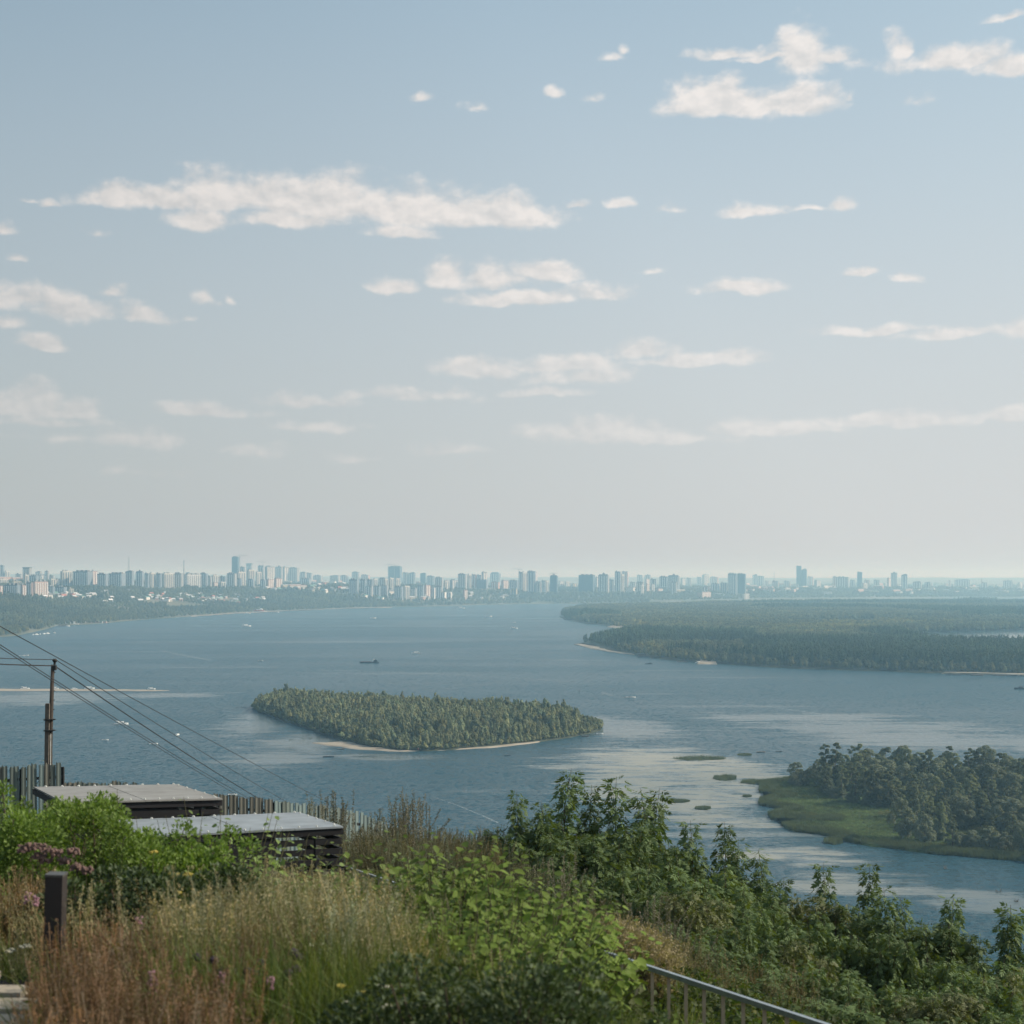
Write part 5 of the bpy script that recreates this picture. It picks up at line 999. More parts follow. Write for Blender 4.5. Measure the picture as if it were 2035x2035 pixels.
fence([(123, 1557, 40), (232, 1553, 40.5), (423, 1577, 41)], 2.0, 'low fence strip seen behind the far roof, between the tall fence and the shrub tip', (0, 0, 2))
fence([(424, 1578, 41), (544, 1588, 41.5)], 2.0, 'brownish grey fence section right of the far roof', (2, 0, 2))
fence([(545, 1590, 41.5), (640, 1601, 42.5), (722, 1616, 43.5), (772, 1640, 44), (830, 1668, 45)], 2.0, 'pale turquoise fence section running behind the dry weeds', (1, 0, 1, 0))
# --- the two roofs (slatted shelters)
M_roofp = mat('grey_roof_sheet', (.28, .265, .25), .6, col2=(.20, .185, .17), nscale=2.2, detail=9, spec=.35); M_roofq = mat('blue_grey_roof_sheet', (.28, .30, .32), .5, col2=(.20, .215, .23), nscale=1.9, detail=9, spec=.4); M_char = mat('charred_black_board', (.012, .010, .012), .7, rand=.3); M_bolt = mat('roof_bolt', (.55, .54, .50), .4)
def shelter(FR, FL, BR, roofm, label, gaps, nrf=4):
    FR, FL, BR = Vector(FR), Vector(FL), Vector(BR); BL_ = FL+BR-FR; base = Vector((FR.x, FR.y, min(gz(FR.x, FR.y), FR.z-2.2))); o = empty('slatted_shelter', base, 0, label, 'shelter', 'slatted shelters on the slope')
    f = [p-base for p in (FR, FL, BR, BL_)]; FRr, FLr, BRr, BLr = f; ex = (FLr-FRr); ey = (BRr-FRr); up = Vector((0, 0, 1)); 
    for i in range(0): # standing seams
        a = (i+.5)/7; MB().bar(FRr+ex*a+up*.045, BRr+ex*a+up*.04, .016, .010).build('seam', roofm, o)
    for i in range(nrf): # roof sheets side by side, each proud of the last
        a, c = i/nrf, (i+1)/nrf-.002; q = [FRr+ex*a+ey*(-.02), FRr+ex*c+ey*(-.02), FRr+ex*c+ey, FRr+ex*a+ey]; dz = .006*(i % 2)
        MB().add([p+up*(dz+.0) for p in q]+[p+up*(dz+.035) for p in q], [(0, 1, 2, 3), (7, 6, 5, 4), (0, 4, 5, 1), (1, 5, 6, 2), (2, 6, 7, 3), (3, 7, 4, 0)]).build('roof_sheet', roofm, o)
    for i in range(11):
        p = FRr+ex*(i+.5)/11; MB().box((p.x, p.y+.05, p.z+.055), (.045, .045, .03), taper=.5).build('bolt', M_bolt, o)
    for i in range(5): p = FRr+ey*(i+.5)/5+ex*.02; MB().box((p.x, p.y, p.z+.055), (.045, .045, .03), taper=.5).build('bolt', M_bolt, o)
    for i in range(9): p = BRr+ex*(i+.3)/9-ey*.02; MB().box((p.x, p.y, p.z+.055), (.06, .05, .03), taper=.5).build('bolt', M_bolt, o)
    def board(a, c, z, h, t=.04): MB().bar(a+up*(z), c+up*(z), t, h).build('board', M_char, o)
    nv = ey.normalized(); board(FRr-nv*.02, FLr-nv*.02, -.07, .12); board(FRr-ex.normalized()*-.0, BRr, -.07, .12); board(BRr, BLr, -.07, .12); board(FLr, BLr, -.07, .12)
    z = -.26
    k = 0
    while z > -2.1:
        split = FRr.lerp(FLr, gaps); board(FRr+nv*.02, split+nv*.02, z, .115); board(split+nv*.02, FLr+nv*.02, z, .19); board(FRr+nv*.05, BRr-nv*.05, z, .115); z -= .205 if k else .20; k += 1
    for p in (FRr.lerp(FLr, .16), FRr.lerp(FLr, .75), BRr.lerp(BLr, .16), BRr.lerp(BLr, .75)): MB().box((p.x, p.y+.08, p.z-1.12), (.16, .12, 2.2)).build('post', M_char, o)
    MB().bar(FRr.lerp(FLr, gaps)+nv*.12+up*-.3, FLr+nv*.12+up*-.3, .03, .5).build('back_panel', M_char, o)
shelter((-6.35, 33, H-4.83), (-9.34, 31.4, H-4.68), (-8.14, 36.7, H-5.03), M_roofp, 'farther slatted shelter with a beige grey roof, upper left of the two', .28)
shelter((-3.37, 30, H-4.95), (-6.97, 28.3, H-4.86), (-4.66, 33.08, H-5.15), M_roofq, 'nearer slatted shelter with a bluish roof in front of the dry weeds', .34)
for (u, v, Y) in ((288, 1561.5, 36.5), ): p = A3(u, v, Y); MB().box(p, (.1, .08, .05), taper=.6).build('stone', M_iron); tag(bpy.data.objects['stone'], 'small dark lump lying on the back edge of the far roof', 'stone')
# --- stair rail with balusters
M_rail = mat('galvanised_rail', (.36, .40, .43), .35, col2=(.27, .30, .33), nscale=9, metallic=.5); M_bal = mat('tan_baluster', (.52, .40, .29), .75, col2=(.42, .32, .24), nscale=7)
ra, rb_ = Vector((2.95, 12.4, H-3.80)), Vector((-3.25, 30.2, H-5.80)); o = empty('stair_rail', (ra.x, ra.y, ra.z-1), 0, 'galvanised hand rail on tan balusters running down through the shrubs', 'railing'); q0 = Vector((ra.x, ra.y, ra.z-1))
MB().bar(ra-q0, rb_-q0, .05, .05).build('handrail', M_rail, o); MB().bar(ra-q0+Vector((.035, .0, -.012)), rb_-q0+Vector((.035, 0, -.012)), .018, .022).build('lower_flange', M_rail, o)
Lr = (rb_-ra).length; nb = int(Lr/.42)
for i in range(nb):
    p = ra.lerp(rb_, (i+.3)/nb)-q0; g = gz(p.x+q0.x, p.y+q0.y)-q0.z-.1; MB().box((p.x, p.y, (p.z-.03+g)/2), (.034, .034, max(.2, p.z-.03-g))).build('baluster', M_bal, o)
p1, p2 = Vector(A3(636, 1721, 30.4)), Vector(A3(690, 1725, 30.2)); o = empty('low_beam_rail', p1, 0, 'short dark horizontal rail joining the near shelter to the hand rail', 'railing'); MB().bar((0, 0, 0), p2-p1, .07).build('beam', M_iron, o); MB().bar(p2-p1+Vector((-.08, 0, 0)), p2-p1+Vector((-.08, 0, -1.0)), .035).build('baluster', M_bal, o)
# --- bollard post
M_boll = mat('bollard_wood', (.022, .017, .017), .6, col2=(.035, .026, .024), nscale=5, stretch=(1, 1, .2)); bt = Vector(A3(112, 1740, 10.3)); bb = Vector((A3(103, 1880, 10.3)[0], 10.3, gz(-3.2, 10.3)-.15)); o = empty('bollard', bb, 0, 'dark square wooden bollard leaning beside the boardwalk', 'bollard')
MB().bar((0, 0, 0), bt-bb, .118, .118, up=(0, 1, 0)).build('post', M_boll, o); MB().bar(bt-bb, bt-bb+(bt-bb).normalized()*.016, .124, .124, up=(0, 1, 0)).build('cap', mat('bollard_cap', (.07, .065, .06), .45), o)
# --- boardwalk
M_plank = mat('pale_plank', (.42, .35, .27), .8, col2=(.33, .27, .21), nscale=5, stretch=(1, 8, 8)); o = empty('boardwalk', (-3.4, 9.6, H-2.68), 0, 'pale plank boardwalk in the lower left corner', 'boardwalk')
for i, (y0, y1) in enumerate(((.42, .62), (.10, .29), (-.27, -.02), (-.62, -.38), (-.98, -.74), (-1.34, -1.10))):
    me = MB().box((-.9, 0, 0), (2.2+.28*(.5-y0), y1-y0, .045)); p = me.build('plank', M_plank, o, loc=(-.12-.30*(.5 if i == 0 else 0)+(.42-y0)*.32, (y0+y1)/2, random.uniform(-.004, .004))); p.rotation_euler = (0, 0, random.uniform(-.02, .02))
MB().box((-.9, -.2, -.16), (2.4, 2.2, .1)).build('gap_shade', M_char, o)  # black sheet under the planks, painting the shade between them

# ================================================================== PLANTS OF THE SLOPE
LEAF = np.array([(0, 0, 0), (.22, .26, .05), (.22, -.26, .05), (.5, .33, .05), (.5, -.33, .05), (.78, .19, .0), (.78, -.19, .0), (1, 0, -.08), (.22, 0, 0), (.5, 0, -.01), (.78, 0, -.04)])
LEAF_F = [(0, 8, 1), (0, 2, 8), (1, 8, 3), (8, 9, 3), (2, 4, 8), (8, 4, 9), (3, 9, 5), (9, 10, 5), (4, 6, 9), (9, 6, 10), (5, 10, 7), (10, 6, 7)]
LEAF4 = np.array([(0, 0, 0), (.45, .27, .04), (1, 0, -.08), (.45, -.27, .04)]); LEAF4_F = [(0, 1, 2), (0, 2, 3)]
M_leafA = mat('broad_leaf_green', (.135, .178, .032), .6, spec=.18, rand=.25, translucent=.30, back=(.20, .25, .13), col2=(.12, .17, .035), nscale=3)
M_leafB = mat('pale_backed_leaf', (.15, .20, .065), .6, spec=.2, rand=.25, translucent=.28, back=(.30, .34, .22))
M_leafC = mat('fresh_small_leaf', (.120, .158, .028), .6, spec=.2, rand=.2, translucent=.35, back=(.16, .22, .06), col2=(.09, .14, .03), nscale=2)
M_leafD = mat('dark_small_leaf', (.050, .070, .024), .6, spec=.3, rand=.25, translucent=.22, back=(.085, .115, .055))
M_leafE = mat('elder_leaf', (.132, .152, .030), .65, spec=.16, rand=.22, translucent=.20, back=(.10, .14, .055), col2=(.095, .125, .035), nscale=.9)
M_leafF = mat('elder_leaf_yellowing', (.12, .125, .035), .6, spec=.3, rand=.2, translucent=.28, back=(.14, .15, .06))
M_stem = mat('green_brown_stem', (.11, .10, .05), .8); M_twig = mat('brown_twig', (.10, .07, .05), .9); M_tan = mat('dry_tan_straw', (.25, .215, .125), .85, tint=True, rand=.25, translucent=.2); M_gr = mat('meadow_blade', (.098, .118, .028), .7, tint=True, rand=.25, translucent=.35)
M_sor = mat('sorrel_seed', (.185, .112, .068), .85, tint=True, rand=.25, translucent=.2); M_mug = mat('mugwort_foliage', (.145, .14, .09), .9, tint=True, rand=.25, translucent=.2); M_gold = mat('golden_straw', (.27, .215, .13), .85, rand=.2, translucent=.25)
def mesh_from(parts, name, material): V, Fc = join(parts); m = fast_mesh(name, V, Fc); m.materials.append(material); return m
def rnd_dirs(n, r, up=0.0): d = r.normal(0, 1, (n, 3)); d[:, 2] = d[:, 2]*.5+up; return d/np.linalg.norm(d, axis=1)[:, None]
# --- grasses and weeds as clump meshes
r1 = np.random.default_rng(11)
def grass_kinds(n, nb, spread, h, w, lean, m, nm, segs=3): 
    out = []
    for i in range(n): V, Fc = blades(nb, spread, h, w, lean, r1, segs); me = fast_mesh('%s_%d' % (nm, i), V, Fc); me.materials.append(m); out.append(me)
    return out
green_k = grass_kinds(4, 46, .09, .46, .0075, .55, M_gr, 'green_clump')
def headed(n, stems, spread, h, w, lean, m, nm, headlen, granules, gsize, hang=0.0, base_leaf=10):
    out = []
    for i in range(n):
        parts = []; nst = stems; P = np.stack([r1.normal(0, spread, nst), r1.normal(0, spread, nst), np.zeros(nst)], 1); a = r1.uniform(0, 6.28, nst); hh = h*r1.uniform(.7, 1.12, nst); ln = np.abs(r1.normal(0, lean, nst))
        d = np.stack([np.cos(a), np.sin(a)], 1); sd_ = np.stack([-np.sin(a), np.cos(a), np.zeros(nst)], 1); rows = []
        def at(t, d=d, P=P, hh=hh, ln=ln):
            c = P.copy(); c[:, :2] += d*(ln*hh*t**2)[:, None]; c[:, 2] = hh*t*(1-.12*ln*t); return c
        for t in (0, .35, .7, 1.0): c = at(t); rows += [c-sd_*w*.5, c+sd_*w*.5]
        V = np.stack(rows, 1); base = (np.arange(nst)*8)[:, None]; Fc = np.concatenate([base+np.array([2*j, 2*j+1, 2*j+3, 2*j+2]) for j in range(3)]); parts.append((V.reshape(-1, 3), Fc))
        g = granules; t = 1-headlen*r1.random((nst, g))**1.0; c = P[:, None, :]+np.zeros((nst, g, 3)); c[:, :, 0] += d[:, 0:1]*(ln*hh)[:, None]*t**2; c[:, :, 1] += d[:, 1:2]*(ln*hh)[:, None]*t**2; c[:, :, 2] = hh[:, None]*t*(1-.12*ln[:, None]*t)
        wd = .022*(1.25-(t-1+headlen)/headlen)[..., None]; c = c+r1.normal(0, 1, c.shape)*wd*np.array([1, 1, .4])
        c = c.reshape(-1, 3); nn = len(c); fw = rnd_dirs(nn, r1, .7-hang); q = np.array([(0, -.22, 0), (.5, -.26, .05), (1, 0, 0), (.5, .26, .05)]); parts.append(place(q, [(0, 1, 2, 3)], c, fw, rnd_dirs(nn, r1), gsize*r1.uniform(.6, 1.4, nn)))
        if base_leaf: parts.append(blades(base_leaf, spread, h*.55, w*2.2, .6, r1, 3))
        m_ = mesh_from(parts, '%s_%d' % (nm, i), m); out.append(m_)
    return out
dry_k = headed(4, 16, .10, .92, .0035, .22, M_tan, 'dry_clump', .26, 34, .015, base_leaf=14)
sor_k = headed(4, 12, .10, .72, .0045, .12, M_sor, 'sorrel_clump', .5, 60, .012, base_leaf=8)
gold_k = headed(3, 22, .10, 1.0, .006, .14, M_gold, 'golden_clump', .35, 34, .035, base_leaf=22)
mug_k = headed(4, 20, .17, 1.9, .008, .14, M_mug, 'mugwort_clump', .74, 210, .030, base_leaf=6)
forb_k = []
for i in range(4):
    n = 130; P = np.stack([r1.normal(0, .13, n), r1.normal(0, .13, n), r1.uniform(.02, .42, n)], 1); m_ = mesh_from([place(LEAF4, LEAF4_F, P, rnd_dirs(n, r1, .15), rnd_dirs(n, r1, 1.2), r1.uniform(.03, .075, n))], 'forb_%d' % i, M_gr); forb_k.append(m_)
def ground_pts(n, x0, x1, y0, y1, dens=None):
    x = rng.uniform(x0, x1, n); y = rng.uniform(y0, y1, n)
    if dens is not None: k = rng.random(n) < dens(x, y); x, y = x[k], y[k]
    z = H-g_depth(x, y)-.02; return x, y, z
def notdeck(x, y): return ~(((x < -2.72)&(y < 10.35))|((x/y*F+CU < 105)&(y < 10.1)))
def sow(name, kinds, n, box_, dens, label, s=(.75, 1.15), base=(1, 1, 1), var=.14, tfn=None, tilt=.12):
    x, y, z = ground_pts(n, *box_, dens); k = notdeck(x, y); x, y, z = x[k], y[k], z[k]; m = len(x); tn = tints(m, base, var)
    if tfn is not None: tn = tn*tfn(x, y)
    return scatter(name, kinds, np.stack([x, y, z], 1), rots(m, tilt), rng.uniform(*s, m), tn, None, label)
def U(x, y): return x/y*F+CU
sow('meadow_blades', green_k, 8500, (-7, 5.5, 5.4, 24), lambda x, y: np.clip(1.35-(y-6)/22, .25, 1)*np.where((x > .75)&(y > 9.5), .12, 1), 'green grass blades between the weeds of the slope', (.7, 1.25), (1, 1, 1), .18, lambda x, y: (1+.5*(vnoise(x, y, 1.3, 31)-.5))[:, None])
sow('tall_green_grass', green_k, 1200, (-4, .6, 8.4, 16), lambda x, y: np.where((U(x, y) > 300)&(U(x, y) < 900), .75, .1), 'taller green grass through the dry stalks', (1.1, 1.7), (.95, .95, .9), .2)
sow('low_herbs', forb_k, 7500, (-8, 6, 5.4, 26), lambda x, y: (.3+.7*(vnoise(x, y, 1.1, 32) > .45))*np.where((x > .75)&(y > 9.5), .2, 1), 'low leafy herbs among the grass of the slope', (.6, 1.1), (.62, .72, .72), .2)
sow('dry_grass', dry_k, 3600, (-8.5, .6, 9.6, 27), lambda x, y: np.where((x > .35-.12*(y-11))|((U(x, y) > 690)&(y > 11.6))|((U(x, y) > 800)&(y > 10.6)), 0, .18+.60*(vnoise(x, y, 1.5, 33) > .44))*np.where((U(x, y) < 300)&(y < 13), .35, 1), 'tall dry grass with beige heads', (.75, 1.15), (1, 1, 1), .16)
sow('sorrel', sor_k, 2100, (-3.4, .0, 6.4, 10.1), lambda x, y: np.where(U(x, y) > 560-60*(9-y), 0, .62)*(.22+.78*(vnoise(x, y, .8, 34) > .46)), 'rust coloured sorrel stalks in the lower left', (.75, 1.12), (1, 1, 1), .22)
sow('tall_sorrel', sor_k, 200, (-6.0, -3.4, 11.6, 12.8), lambda x, y: U(x, y) < 88, 'tall reddish grass at the left edge', (1.1, 1.42), (1.15, 1.25, 1.1), .14)
sow('golden_grass', gold_k, 260, (.95, 2.3, 18.0, 20.6), lambda x, y: (U(x, y) > 1190)&(U(x, y) < 1318), 'golden dry grass behind the balusters of the hand rail', (.8, 1.15), (1, 1, 1), .1)
sow('slope_straw', dry_k, 560, (1.5, 13, 20, 40), lambda x, y: np.full(x.shape, .6)*(vnoise(x, y, 3, 35) > .5), 'brown dry stalks between the right hand shrubs', (.9, 1.4), (.62, .56, .52), .18)
sow('mugwort_thicket', mug_k, 620, (-5.2, 3.6, 33, 44), lambda x, y: np.where((U(x, y) < 655)|(U(x, y) > 1090), 0, .9), 'grey brown mugwort thicket behind the shelters', (.42, .80), (1, .95, .9), .2)
mound_k = []
for i in range(3):
    n = 420; a = r1.uniform(0, 6.28, n); q = np.sqrt(r1.random(n))*.55; P = np.stack([np.cos(a)*q, np.sin(a)*q, (.62-.7*q**2)*r1.uniform(.3, 1, n)], 1); mound_k.append(mesh_from([place(LEAF4, LEAF4_F, P, rnd_dirs(n, r1, .1), rnd_dirs(n, r1, 1.2), r1.uniform(.045, .10, n))], 'herb_mound_%d' % i, M_gr))
sow('slope_undergrowth', mound_k, 4700, (-14, 22, 12.5, 47), lambda x, y: np.where(((U(x, y) < 1120)&(y < 16))|((x-2.95+.348*(y-12.4) < .35)&(x-2.95+.348*(y-12.4) > -1.5)&(y < 19)), 0, np.where((U(x, y) < 700)&(y < 30), .3, 1)), 'dark undergrowth covering the lower slope', (.7, 1.35), (.58, .62, .52), .22)
# --- distinct tall weed clumps
M_mug2 = mat('brown_weed_foliage', (.17, .15, .115), .9, rand=.2, translucent=.2)
mug2 = [m_.copy() for m_ in mug_k]
for m_ in mug2: m_.materials.clear(); m_.materials.append(M_mug2)
def weed(u, vt, Y, label, s=1.0, k=0, tc=(1, 1, 1)):
    x = (u-CU)/F*Y; z = gz(x, Y); h = H-(vt-V0)/F*Y-z; o = obj('mugwort', mug2[k % 4], None, None, (x, Y, z)); o.scale = (h/2.05*s,)*2+(h/2.05,); o.rotation_euler = (0, 0, random.uniform(0, 6.28)); tag(o, label, 'weed', 'tall mugwort clumps')
for i, (u, vt, Y, lab) in enumerate(((664, 1574, 37, 'leftmost tall grey weed clump, where the wires end'), (645, 1590, 38, 'grey weed clump touching the shelter roof corner'), (738, 1600, 38, 'thin pointed weed clump in front of the turquoise fence'), (792, 1578, 37, 'left half of the tallest feathery brown weed clump'), (815, 1574, 37.5, 'middle of the tallest feathery brown weed clump'), (842, 1585, 37.5, 'right half of the tallest feathery brown weed clump'),
     (884, 1640, 37, 'low weed clump right of the tallest feathery one'), (925, 1640, 37, 'weed clump with dark seed heads half way to the saplings'), (962, 1650, 37.5, 'leaning weed clump near the leftmost sapling'), (990, 1637, 37.5, 'pointed weed clump left of the leftmost sapling'), (700, 1640, 36, 'low green brown weed clump right of the near shelter'), (760, 1650, 36, 'low weed clump below the turquoise fence'),
     (1118, 1705, 26, 'dark brown feathery weed in front of the saplings'), (1300, 1770, 25, 'reddish brown weed clump below the middle saplings'), (1335, 1790, 24, 'right hand reddish brown weed clump below the middle saplings'), (1225, 1790, 23, 'olive weed clump left of the reddish ones'))): weed(u, vt, Y, lab, 1.15, i)
# --- shrubs with separate leaves
def shrub(name, loc, rz, stems, sp, hgt, nleaf, lsize, leafm, label, cat='shrub', parts=0, template='full', droop=.55, stem_r=.006, group=None, tipcol=None, seed=0, arch=.5, low=.15):
    r = np.random.default_rng(seed); o = empty(name, loc, rz, label, cat, group); m = MB(); LP, LF, LU, LS = [], [], [], []
    for i in range(stems):
        a = r.uniform(0, 6.28); q = math.sqrt(r.random()); px, py = math.cos(a)*q*sp[0]*.5, math.sin(a)*q*sp[1]*.5; ex, ey_ = px*(1+arch)*1.6+r.normal(0, .05), py*(1+arch)*1.6+r.normal(0, .05); hh = hgt*(1-.35*q*q)*r.uniform(.82, 1.06)
        pts = [Vector((px+(ex-px)*t**1.6, py+(ey_-py)*t**1.6, -.1+(hh+.1)*t)) for t in (0, .25, .5, .75, 1)]; m.tube(pts, [stem_r*1.6, stem_r*1.3, stem_r, stem_r*.7, stem_r*.35], 5)
        for k in range(nleaf):
            t = low+(1-low)*(k+.5)/nleaf; j = min(3, int(t*4)); f = t*4-j; c = pts[j].lerp(pts[j+1], f); ang = k*2.4+a+r.normal(0, .3); dv = np.array([math.cos(ang), math.sin(ang), .35-droop*r.uniform(.5, 2)]); off = lsize*.35
            LP.append((c.x+dv[0]*off, c.y+dv[1]*off, c.z+dv[2]*off)); LF.append(dv); LU.append((r.normal(0, .5), r.normal(0, .5), 1)); LS.append(lsize*r.uniform(.6, 1.15)*(1-.45*max(0, t-.8)/.2))
    m.build('stems', M_stem, o); LP, LF, LU, LS = np.array(LP), np.array(LF), np.array(LU), np.array(LS); T, TF = (LEAF, LEAF_F) if template == 'full' else (LEAF4, LEAF4_F)
    if parts:
        ca, sa = math.cos(rz), math.sin(rz); wy = LP[:, 0]*sa+LP[:, 1]*ca; order = np.argsort(wy-LP[:, 2]*.6-LS*2); near, rest = order[:parts], order[parts:]
        me = fast_mesh('leaf', LEAF, np.array(LEAF_F)); me.materials.append(leafm)
        for i in near:
            f = Vector(LF[i]).normalized(); up = Vector(LU[i]); y_ = up.cross(f).normalized(); z_ = f.cross(y_); mt = Matrix(((f.x, y_.x, z_.x), (f.y, y_.y, z_.y), (f.z, y_.z, z_.z)))
            lo = obj('leaf', me, None, o, tuple(LP[i])); lo.rotation_euler = mt.to_euler(); s = LS[i]; lo.scale = (s, s, s)
    else: rest = np.arange(len(LP))
    if len(rest):
        V, Fc = place(T, TF, LP[rest], LF[rest], LU[rest], LS[rest]); c = obj('foliage', fast_mesh('foliage', V, Fc), leafm, o); c['kind'] = 'stuff'
    return o
def on(u, Y): x = (u-CU)/F*Y; return (x, Y, gz(x, Y))
shrub('broadleaf_shrub', on(850, 13.8), .3, 76, (1.15, .9), 1.50, 24, .13, M_leafA, 'large broad leaved shrub in the centre, left half, hiding the hand rail', parts=300, seed=1)
shrub('broadleaf_shrub', on(1020, 13.4), 1.3, 84, (.95, .9), 1.55, 24, .13, M_leafA, 'large broad leaved shrub in the centre, right half, beside the first balusters', parts=300, seed=2)
shrub('broadleaf_shrub', on(950, 12.0), 2.3, 74, (1.15, .8), 1.15, 20, .12, M_leafA, 'lower broad leaved shrub in front of the two central ones', parts=240, seed=3)
shrub('broadleaf_shrub', on(1040, 11.2), 2.9, 40, (.7, .6), 1.0, 16, .115, M_leafA, 'small broad leaved shrub at the foot of the balusters', parts=160, seed=4)
shrub('broadleaf_shrub', on(800, 15.5), .9, 44, (1.4, 1.0), 1.20, 18, .12, M_leafB, 'pale leaved shrub at the upper end of the hand rail', parts=220, seed=5)
shrub('broadleaf_shrub', on(1098, 12.9), 2.0, 60, (.62, .8), 1.34, 22, .13, M_leafA, 'broad leaved shrub at the right end of the central mass, against the hand rail', parts=200, seed=14)
shrub('broadleaf_shrub', on(905, 11.2), 2.0, 50, (.9, .6), .98, 17, .12, M_leafA, 'broad leaved shrub lowest in the central mass, above the dark round shrub', parts=180, seed=15)
shrub('broadleaf_shrub', on(1290, 11.4), .9, 10, (.5, .4), .82, 11, .10, M_leafA, 'bright leafy sprig poking up between the balusters', parts=90, seed=6)
shrub('upright_shrub', on(420, 14.6), .4, 54, (1.8, .6), 1.66, 22, .105, M_leafB, 'pale leaved upright shoots in front of the near shelter roof', parts=240, seed=7, arch=.15, droop=.5)
shrub('upright_shrub', on(535, 14.2), .4, 34, (1.1, .6), 1.42, 19, .105, M_leafB, 'pale leaved shoots at the right end of the upright row', parts=160, seed=8, arch=.15, droop=.5)
shrub('upright_shrub', on(243, 13.6), .4, 3, (.12, .12), 1.98, 24, .11, M_leafB, 'single tall shoot with a rusty tip crossing the far roof', parts=60, seed=9, arch=.05, droop=.4)
shrub('upright_shrub', on(330, 13.8), 1.4, 44, (1.6, .9), 1.50, 26, .08, M_leafC, 'bright green upright shrub between the tall shoot and the pale shoots', parts=0, template='full', seed=10, arch=.2, droop=.2)
def dense_shrub(name, loc, sx, sy, hgt, n, ls, m, label, seed, group=None, blobs=9, fill=.55):
    r = np.random.default_rng(seed); B = [(r.uniform(-.5, .5)*sx*.75, r.uniform(-.5, .5)*sy*.7, hgt*r.uniform(.28, .78), sx*r.uniform(.14, .24), hgt*r.uniform(.15, .26)) for _ in range(blobs)]; B += [(r.uniform(-.4, .4)*sx, r.uniform(-.3, .3)*sy, hgt*r.uniform(.78, .9), sx*.07, hgt*.13) for _ in range(blobs)]
    P, d = blob_pts(B, fill)(n, r); o = empty(name, loc, 0, label, 'shrub', group); f = d+r.normal(0, .5, d.shape)+np.array([0, 0, .25]); V, Fc = place(LEAF4, LEAF4_F, P, f, rnd_dirs(n, r, .8), ls*r.uniform(.6, 1.3, n)); c = obj('foliage', fast_mesh('foliage', V, Fc), m, o); c['kind'] = 'stuff'
    mb = MB()
    for b in B: mb.tube([(b[0]*.3, b[1]*.3, -.15), (b[0]*.7, b[1]*.7, b[2]*.6), (b[0], b[1], b[2]+b[4]*.6)], [.012, .009, .004], 5)
    mb.build('stems', M_twig, o); return o
dense_shrub('feathery_shrub', on(60, 14.0), 1.9, 1.3, 1.86, 17000, .038, M_leafC, 'bright fine leaved shrub at the left edge below the tall fence', 20)
dense_shrub('feathery_shrub', on(215, 13.4), 1.7, 1.2, 1.60, 16000, .040, M_leafC, 'bright fine leaved shrub left of the tall rusty tipped shoot', 21)
dense_shrub('feathery_shrub', on(-10, 13.2), 1.4, 1.0, 1.60, 11000, .038, M_leafC, 'lower bright shrub cut by the left edge', 24)
dense_shrub('feathery_shrub', on(385, 13.6), 1.3, 1.0, 1.34, 12000, .042, M_leafC, 'green fine leaved shrub under the pale shoots, left of the grass', 27)
dense_shrub('feathery_shrub', on(128, 14.4), 1.2, 1.0, 1.66, 11000, .040, M_leafC, 'tallest bright fine leaved shrub below the left end of the far roof', 28)
dense_shrub('dark_shrub', on(300, 12.0), 1.7, 1.0, 1.08, 12000, .045, M_leafD, 'dark shaded shrub under the bright upright one', 22)  # dark leaf colour stands in for the shade inside the hedge
dense_shrub('dark_shrub', on(175, 12.0), 1.2, .8, .98, 8000, .045, M_leafD, 'dark shaded shrub behind the bollard', 25)  # hedge shade put into the leaf colour here too
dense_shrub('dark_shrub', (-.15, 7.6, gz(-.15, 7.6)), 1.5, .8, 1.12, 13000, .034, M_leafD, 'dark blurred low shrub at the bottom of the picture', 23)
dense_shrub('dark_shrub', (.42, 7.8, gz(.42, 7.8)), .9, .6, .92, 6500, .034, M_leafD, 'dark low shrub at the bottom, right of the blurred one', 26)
# --- flowers
def flower_head(name, u, v, Y, kind, label, group):
    p = A3(u, v, Y); g = gz(p[0], Y); o = empty(name, (p[0], Y, g), 0, label, 'flower', group); h = p[2]-g; M_ = FLM[kind]; r = random.Random(u); MB().tube([(0, 0, 0), (r.uniform(-.03, .03), 0, h*.5), (0, 0, h)], [.004, .003, .002], 5).build('stem', M_stem, o); m = MB()
    if kind in ('yellow', 'white'):
        for k in range(16): a, q = r.uniform(0, 6.28), .034*math.sqrt(r.random()); m.box((math.cos(a)*q, math.sin(a)*q, h+r.uniform(-.006, .008)-q*.2), (.018, .018, .008), rz=a)
    elif kind == 'thistle':
        m.tube([(0, 0, h-.02), (0, 0, h-.005), (0, 0, h+.018), (0, 0, h+.03)], [.008, .034, .032, .010], 8)
    elif kind == 'pink':
        for k in range(22): a, q = r.uniform(0, 6.28), .024*math.sqrt(r.random()); m.box((math.cos(a)*q, math.sin(a)*q, h+r.uniform(-.05, .03)), (.014, .014, .012), rz=a)
    else:
        for k in range(30): a, q = r.uniform(0, 6.28), .05*math.sqrt(r.random()); m.box((math.cos(a)*q, math.sin(a)*q, h+r.uniform(-.03, .02)-q*.15), (.02, .02, .016), rz=a)
    m.build('head', M_, o)
FLM = {'yellow': mat('yellow_petal', (.38, .30, .06), .7), 'white': mat('cream_petal', (.38, .36, .28), .8), 'thistle': mat('dark_seed_head', (.03, .02, .028), .9), 'pink': mat('pink_petal', (.34, .18, .22), .7), 'umbel': mat('faded_pink_head', (.17, .105, .09), .85)}
